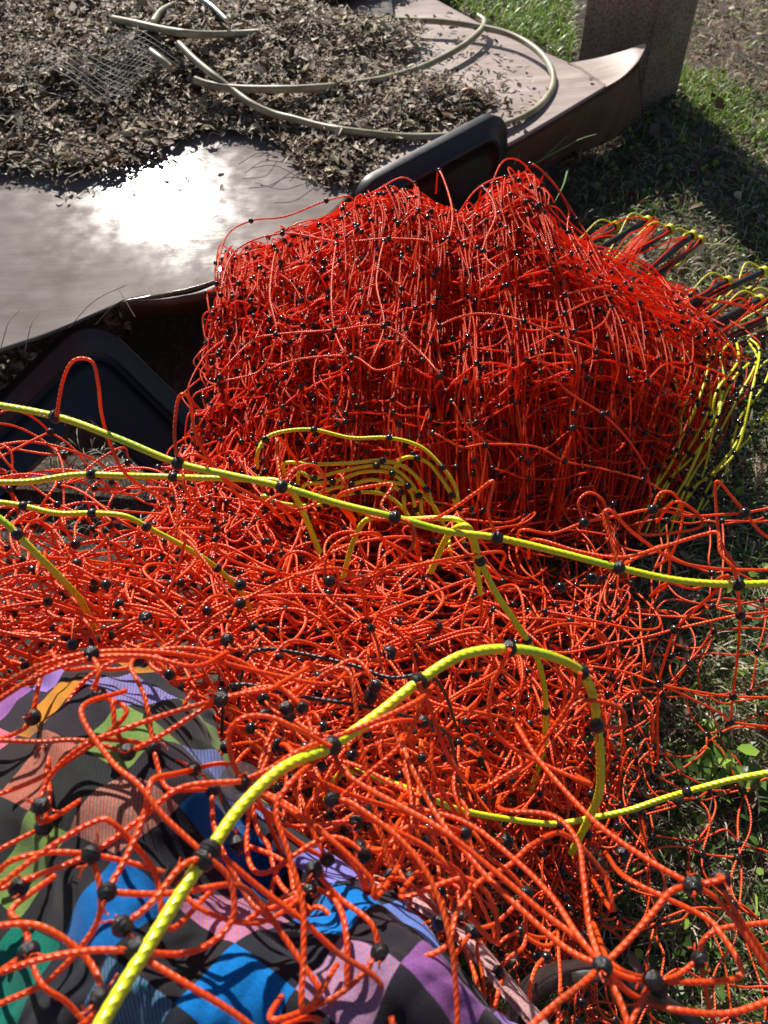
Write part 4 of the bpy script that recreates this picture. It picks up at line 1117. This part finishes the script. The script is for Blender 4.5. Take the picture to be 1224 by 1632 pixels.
DB = [(157, 1107, .41), (146, 1042, .42), (203, 1199, .395), (352, 1114, .40), (384, 1246, .385), (65, 1284, .37), (145, 1362, .335), (30, 1415, .335), (195, 1476, .31), (215, 1512, .305), (160, 1590, .30),
      (530, 1275, .385), (500, 1386, .37), (605, 1518, .35), (232, 985, .48), (362, 1020, .48), (250, 988, .8), (383, 932, .62), (383, 962, .64), (525, 926, .60), (960, 1540, .328), (1104, 1411, .345), (1150, 1402, .35), (1040, 1562, .335),
      (1050, 1575, .34), (1115, 1528, .40), (940, 1360, .45), (952, 1375, .45), (992, 1362, .48), (808, 1340, .46), (1180, 980, .735), (1187, 817, .695), (1040, 812, .70), (930, 833, .70), (1075, 1003, .78), (1050, 1090, .85), (1168, 1110, .86),
      (1164, 1150, .90), (943, 922, .60), (893, 936, .66), (950, 1156, .48), (680, 1275, .45), (655, 1400, .45), (700, 1470, .42), (817, 1532, .5), (1010, 1295, .7), (1035, 1285, .7), (1080, 1275, .68), (590, 1110, .5), (620, 1040, .55)]
MB_ = [(90, 664), (283, 738), (450, 776), (628, 824), (792, 857), (987, 905), (1175, 931), (318, 1366), (345, 1362), (528, 1189), (668, 1086), (812, 1036), (925, 1072), (952, 1156)] + [(a, c) for a, c, d in DB]
def at_bead(a, c): return min(math.hypot(a - p, c - q) for p, q in MB_) < 14 or not (5 < a < 1219 and 5 < c < 1627)
for pl in D:
    P = np.array([W(float(a), float(c), d) for a, c, d in pl])
    lap_ = pl[0][1] > 1100 and pl[0][0] < 560
    tuck = np.array([.012, .02, -.022]) if lap_ else np.array([.01, .03, -.07])
    if not at_bead(*pl[0][:2]): P = np.vstack([P[0] + tuck, P])
    if not at_bead(*pl[-1][:2]): P = np.vstack([P, P[-1] + tuck])
    L = np.linalg.norm(np.diff(P, axis=0), axis=1).sum()
    n = max(20, int(L / .0017))
    tubes(near_b, catmull(P, n)[None], NW, 15, .0105, caps=True)
for a, c, d in DB:
    s = .0043 if d < .5 else .0050
    BEADS.append((W(float(a), float(c), d), R.normal(0, 1, 3) + np.array([0, -1, 1.5]), s))

link('folded_twine', heap_b.mesh('folded_twine'), ORANGE, net)
link('loose_twine', loose_b.mesh('loose_twine'), ORANGE_M, net)
link('draped_twine', near_b.mesh('draped_twine'), ORANGE_R, net)

# yellow cords, each a part
def cord(pts, r, mode='d', lay=True, m=None, beads=(), bs=.0051):
    f = W if mode == 'd' else G
    P = np.array([f(float(a), float(c), d) for a, c, d in pts])
    if mode == 'd':
        inside = lambda q: 5 < q[0] < 1219 and 5 < q[1] < 1627
        if inside(pts[0]): e_ = P[0] - P[1]; e_ *= .014 / np.linalg.norm(e_); P = np.vstack([P[0] + e_ * 2 + [0, 0, -.10], P[0] + e_ + [0, 0, -.03], P])
        if inside(pts[-1]): e_ = P[-1] - P[-2]; e_ *= .014 / np.linalg.norm(e_); P = np.vstack([P, P[-1] + e_ + [0, 0, -.03], P[-1] + e_ * 2 + [0, 0, -.10]])
    elif m is None and lay:
        P = np.vstack([P[0] + [-.01, .03, -.06], P, P[-1] + [.01, .03, -.06]])
    L = np.linalg.norm(np.diff(P, axis=0), axis=1).sum()
    n = max(24, int(L / (.0016 if lay else .006)))
    b_ = Buf(); C_ = catmull(P, n); tubes(b_, C_[None], r, 15 if lay else 7, .015 if lay else 0, caps=True)
    link('yellow_cord' if m is None else 'black_cord', b_.mesh('cord'), m or (YELLOW_R if lay else YELLOW), net)
    for (a, c) in beads:
        x, y, d = project(C_); k = np.argmin((x - a) ** 2 + (y - c) ** 2)
        ax = C_[min(k + 1, n - 1)] - C_[max(k - 1, 0)]
        BEADS.append((C_[k], ax / np.linalg.norm(ax) * 5, bs))
cord([(-160, 618, .585), (-30, 641, .575), (90, 664, .565), (185, 698, .56), (283, 738, .56), (365, 757, .56), (450, 776, .56), (540, 803, .56), (628, 824, .56), (710, 846, .56), (792, 857, .56), (890, 880, .56), (987, 905, .56), (1080, 925, .56), (1175, 931, .56), (1300, 926, .56)],
     .0026, beads=[(90, 664), (283, 738), (450, 776), (628, 824), (792, 857), (987, 905), (1175, 931)])
cord([(120, 1720, .27), (165, 1625, .285), (235, 1510, .305), (300, 1405, .325), (335, 1355, .335), (385, 1285, .355), (450, 1225, .375), (528, 1189, .395), (600, 1140, .41), (668, 1086, .425), (735, 1045, .44), (810, 1034, .45), (875, 1045, .46), (925, 1070, .475), (945, 1110, .49), (952, 1156, .505), (957, 1210, .52), (955, 1262, .54)],
     .0029, beads=[(318, 1366), (345, 1362), (528, 1189), (668, 1086), (812, 1036), (925, 1072), (952, 1156)])
cord([(-60, 768, .70), (40, 768, .70), (120, 757, .70), (200, 758, .70), (300, 761, .70), (390, 764, .69), (450, 770, .68)], .0028, beads=[(146, 757), (275, 761)], bs=.0052)
cord([(-40, 796, .72), (30, 805, .72), (90, 818, .72), (150, 818, .72), (200, 823, .72), (240, 843, .73), (300, 875, .75), (345, 905, .78), (385, 945, .82)], .0027, beads=[(38, 805), (148, 818), (232, 840), (345, 905)], bs=.005)
cord([(-40, 800, .60), (10, 835, .60), (60, 885, .61), (100, 925, .63), (130, 960, .66), (150, 1000, .7)], .0028, beads=[(28, 850)], bs=.005)
cord([(738, 838, .62), (752, 850, .62), (765, 893, .63), (790, 945, .64), (820, 990, .66), (840, 1020, .68), (858, 1055, .72), (868, 1100, .76), (870, 1135, .78), (868, 1185, .8)], .0027, beads=[(765, 895), (840, 1020), (868, 1132)], bs=.005)
cord([(560, 1228, .62), (620, 1246, .62), (680, 1270, .62), (730, 1290, .64), (800, 1304, .66), (880, 1313, .68), (940, 1304, .68), (1000, 1292, .67), (1060, 1272, .66), (1130, 1252, .64), (1190, 1238, .63), (1290, 1220, .62)], .0026, beads=[(680, 1273), (892, 1310), (1096, 1262)], bs=.005)
# yellow bights within the pile
hz = lambda a, c: float(np.interp(c, [680, 760, 850], [.305, .265, .21]))
for pl in ([(410, 725), (422, 700), (450, 688), (500, 685), (560, 698), (620, 698), (670, 712), (705, 745), (725, 775), (732, 810)],
           [(455, 738), (500, 740), (560, 738), (610, 734), (650, 748), (680, 780), (690, 805)],
           [(478, 752), (500, 762), (540, 752), (600, 742), (640, 755), (668, 790), (672, 815)],
           [(487, 772), (530, 768), (580, 752), (625, 755), (655, 785), (662, 812)],
           [(510, 785), (560, 772), (600, 765), (640, 785), (645, 815)],
           [(640, 732), (665, 730), (690, 745), (720, 790), (735, 830), (740, 870)],
           [(610, 770), (650, 775), (690, 805), (712, 850), (718, 880)],
           [(520, 798), (570, 785), (620, 792), (655, 830), (660, 870)],
           [(420, 790), (440, 800), (480, 806), (520, 804), (560, 806)]):
    cord([(a, c, hz(a, c) + .012) for a, c in pl], .0025, 'z', True)
    for q in range(1, len(pl), 2):
        BEADS.append((G(float(pl[q][0]), float(pl[q][1]), hz(*pl[q]) + .014), R.normal(0, 1, 3), .005))
cord([(590, 826, .64), (650, 828, .64), (700, 826, .64), (735, 832, .63)], .0024)
# yellow bights fanned at the right end of the pile
for k in range(13):
    t = k / 12
    x0 = 1085 + 150 * t; y0 = 590 - 30 * t + 12 * math.sin(5 * k)
    pts = [(x0 + 16, y0 - 40, .13), (x0 + 10, y0, .17 - .02 * t), (x0 + 2 - 10 * t, y0 + 60, .155), (x0 - 25 - 20 * t, y0 + 130, .12), (x0 - 55 - 35 * t, y0 + 205, .07), (x0 - 95 - 30 * t, y0 + 270, .02)]
    pts = [(a + R.normal(0, 8), c + R.normal(0, 10), z + R.normal(0, .012)) for a, c, z in pts][(k % 3 == 1):(6 - (k % 4 == 2))]
    cord(pts, .0021, 'z', False)
    for a, c, z in pts[1:]:
        BEADS.append((G(a, c, z), R.normal(0, 1, 3), .0046))
fan = patch_px([[(1050, 560, .16), (1120, 560, .17), (1240, 545, .18)], [(1010, 660, .15), (1100, 660, .16), (1225, 640, .16)], [(980, 760, .09), (1070, 760, .09), (1170, 745, .08)], [(950, 850, .05), (1030, 850, .05), (1120, 830, .04)]])
for k in range(6):
    nz = smooth_noise(900 + k)
    S = lambda u, v, nz=nz: fan(u, v) + nz(u, v) * np.array([.02, .02, .012])
    net_layer(loose_b, S, np.linspace(0, 1, 5), np.linspace(0, 1, 6), TW * .95, .8, (.10, .13), 12, 6, .25, .008, bead=.0045)

# yellow ends tied round the post tips
posts = [((905, 415), (985, 357), .10), ((940, 405), (1036, 349), .13), ((985, 465), (1108, 372), .15), ((1020, 462), (1120, 380), .12), ((1095, 490), (1222, 430), .12), ((1090, 545), (1240, 470), .10), ((1150, 545), (1290, 470), .07), ((1120, 575), (1300, 500), .05),
         ((960, 440), (1072, 362), .16), ((1060, 505), (1165, 445), .13), ((1100, 520), (1200, 462), .09), ((1130, 520), (1216, 475), .12)]
for (x0, y0), (x1, y1), z in posts:
    p0, p1 = G(float(x0), float(y0), z + .0), G(float(x1), float(y1), z)
    d = (p1 - p0) / np.linalg.norm(p1 - p0)
    b_ = Buf()
    ss = np.concatenate([np.linspace(-.45, 0, 4), np.linspace(.002, 1, 8) * np.linalg.norm(p1 - p0)])
    P = np.array([p0 + d * s_ + np.array([0, 0, min(0, s_) * .12]) for s_ in ss])
    rr = np.full((1, len(ss)), .0068); rr[0, -1] = .005
    tubes(b_, P[None], rr, 12, caps=True)
    link('post', b_.mesh('post'), POST, net)
    b_ = Buf()
    th = np.linspace(0, 5 * math.pi, 50)
    sd_ = np.cross(d, [0, 0, 1.0]); sd_ /= np.linalg.norm(sd_); u3 = np.cross(sd_, d)
    hx = p1[None] - d * (.016 - .010 * th[:, None] / th[-1]) + (sd_ * np.cos(th)[:, None] + u3 * np.sin(th)[:, None]) * .0085
    tubes(b_, hx[None], .0020, 6, caps=True)
    tail = catmull(np.array([hx[-1], hx[-1] - d * .03 + sd_ * -.02 + [0, 0, .012], hx[-1] - d * .08 + sd_ * R.uniform(-.03, .03) + [0, 0, -.01], hx[-1] - d * .15 + sd_ * R.uniform(-.04, .04) + [0, 0, -.04]]), 24)
    tubes(b_, tail[None], .0021, 6)
    link('yellow_tie', b_.mesh('yellow_tie'), YELLOW, net)
    # orange ends running beside each post
    ob = Buf()
    for q in range(3):
        o_ = R.normal(0, .012, 3) + [0, 0, .01]
        P = catmull(np.array([p0 + o_ - d * .08, p0 + o_ + d * .04 + R.normal(0, .012, 3), p1 - d * .06 + o_ * .6 + R.normal(0, .010, 3), p1 - d * .012 + R.normal(0, .006, 3)]), 20)
        tubes(ob, P[None], TW, 6)
    link('twine_ends', ob.mesh('twine_ends'), ORANGE, net)
# thick gathered hank of orange twine between the posts
ob = Buf()
for q in range(26):
    a = R.normal(0, 1, 2) * 6
    P = catmull(np.array([G(965. + a[0], 455. + a[1], .12), G(990. + a[0], 425. + a[1], .15), G(1010. + a[0] * .7, 392. + a[1], .17), G(1030. + a[0] * .5, 372. + a[1] * .5, .175), G(1046. + a[0] * .4, 352. + a[1] * .4, .16)]), 20)
    tubes(ob, P[None], TW, 6)
link('twine_hank', ob.mesh('twine_hank'), ORANGE, net)

# black cords among the mid tangle
for pl in ([(410, 1036, .52), (470, 1040, .52), (560, 1060, .515), (620, 1080, .51), (680, 1076, .51)],
           [(380, 1090, .5), (480, 1110, .5), (600, 1130, .5), (700, 1160, .52)]
           ):
    cord(pl, .0013, m=BLACKC, lay=False)
# bright silvery posts half buried under the left tangle
for (x0, y0, z0), (x1, y1, z1) in (((255, 918, .33), (292, 885, .34)), ((262, 932, .33), (300, 905, .34)), ((150, 1000, .36), (290, 905, .33))):
    b_ = Buf(); p0, p1 = G(float(x0), float(y0), z0 - .01), G(float(x1), float(y1), z1 - .01)
    tubes(b_, np.linspace(p0, p1, 6)[None], .005, 10, caps=True); link('post', b_.mesh('post'), POST, net)

# knot beads ----------------------------------------------------------------
def bead_profile(n, prof):
    th = np.arange(n) / n * 2 * math.pi
    V = [[0, 0, prof[0][1]]]
    for r_, z_ in prof: V += [[r_ * math.cos(t), r_ * math.sin(t), z_] for t in th]
    V.append([0, 0, prof[-1][1]])
    T3, T4 = [], []
    for k in range(n): T3.append([0, 1 + (k + 1) % n, 1 + k])
    for a in range(len(prof) - 1):
        for k in range(n):
            T4.append([1 + a * n + k, 1 + a * n + (k + 1) % n, 1 + (a + 1) * n + (k + 1) % n, 1 + (a + 1) * n + k])
    m = len(V) - 1; o_ = 1 + (len(prof) - 1) * n
    for k in range(n): T3.append([m, o_ + k, o_ + (k + 1) % n])
    return np.array(V, float), np.array(T3), np.array(T4)
HI = bead_profile(18, [(.30, -.92), (.42, -.95), (.50, -.86), (.55, -.74), (.82, -.58), (.96, -.30), (1.0, -.06), (1.05, -.04), (1.05, .04), (1.0, .06), (.96, .30), (.82, .58), (.55, .74), (.50, .86), (.42, .95), (.30, .92), (.26, .84)])
LO = bead_profile(8, [(.45, -.9), (.85, -.55), (1.0, 0), (.85, .55), (.45, .9)])
pos = np.array([b_[0] for b_ in BEADS]); ax = np.array([b_[1] for b_ in BEADS]); sz = np.array([b_[2] for b_ in BEADS])
ax /= np.linalg.norm(ax, axis=1, keepdims=True)
x, y, d = project(pos)
inf = (x > -10) & (x < 1234) & (y > -10) & (y < 1642) & (d > .05)
score = np.where(inf, sz / d, 0)
order = np.argsort(-score)
big = order[:100]; rest = order[100:]
ref = np.where(np.abs(ax[:, 2:3]) > .9, [[1.0, 0, 0]], [[0, 0, 1.0]])
bx = np.cross(ax, ref); bx /= np.linalg.norm(bx, axis=1, keepdims=True); by = np.cross(ax, bx)
bb = Buf()
V0, T3, T4 = LO
V = (V0[None, :, :1] * bx[rest][:, None] + V0[None, :, 1:2] * by[rest][:, None] + V0[None, :, 2:] * ax[rest][:, None]) * sz[rest][:, None, None] + pos[rest][:, None]
n = len(V0); base = (np.arange(len(rest)) * n)[:, None, None]
me = mesh_from('beads', V.reshape(-1, 3), [(base + T3).reshape(-1, 3), (base + T4).reshape(-1, 4)])
link('knot_beads', me, BEAD, net, kind='stuff')
hb_ = mesh_from('bead', HI[0], [HI[1], HI[2]]); hb_.materials.append(BEAD)
L0 = np.array(net.location)
for k in big:
    o = link('bead', hb_, None, net)
    M = Matrix(((*[0.0] * 4,), (*[0.0] * 4,), (*[0.0] * 4,), (0, 0, 0, 1)))
    for q, vec in enumerate((bx[k], by[k], ax[k])):
        for r_ in range(3): M[r_][q] = vec[r_] * sz[k]
    for r_ in range(3): M[r_][3] = pos[k][r_]
    o.matrix_parent_inverse = Matrix.Translation(net.location).inverted()
    o.matrix_basis = M
fz_ = Buf()
for k in big[:90]:
    for q in range(4):
        sgn = 1 if q % 2 else -1
        d0 = ax[k] * sgn + R.normal(0, .35, 3); d0 /= np.linalg.norm(d0)
        a0 = pos[k] + ax[k] * sgn * sz[k] * .8
        tubes(fz_, catmull(np.array([a0, a0 + d0 * .003 + R.normal(0, .0006, 3), a0 + d0 * .0055 + R.normal(0, .0016, 3)]), 7)[None], .00042, 4)
link('frayed_ends', fz_.mesh('frayed_ends'), ORANGE_R, net, kind='stuff')
# thin smoky discs that sit round a few of the beads
dth = np.arange(24) / 24 * 2 * math.pi
for k in [i_ for i_ in big if (abs(x[i_] - 1180) < 4 and abs(y[i_] - 980) < 4) or (abs(x[i_] - 384) < 3 and abs(y[i_] - 1246) < 3)]:
    ring = np.stack([np.cos(dth), np.sin(dth)], -1) * .0105
    a1 = pos[k] + ring[:, :1] * bx[k] + ring[:, 1:] * by[k] + ax[k] * .0006
    a2 = a1 - ax[k] * .0012
    b_ = Buf(); b_.add(np.concatenate([a1, a2]), np.array([[q, (q + 1) % 24, (q + 1) % 24 + 24, q + 24] for q in range(24)]))
    b_.add(a1, np.arange(24)[None, ::-1]); b_.add(a2, np.arange(24)[None])
    link('bead_washer', b_.mesh('bead_washer', False), CLEAR, net)
print('beads', len(BEADS), 'verts', heap_b.n, loose_b.n, near_b.n)
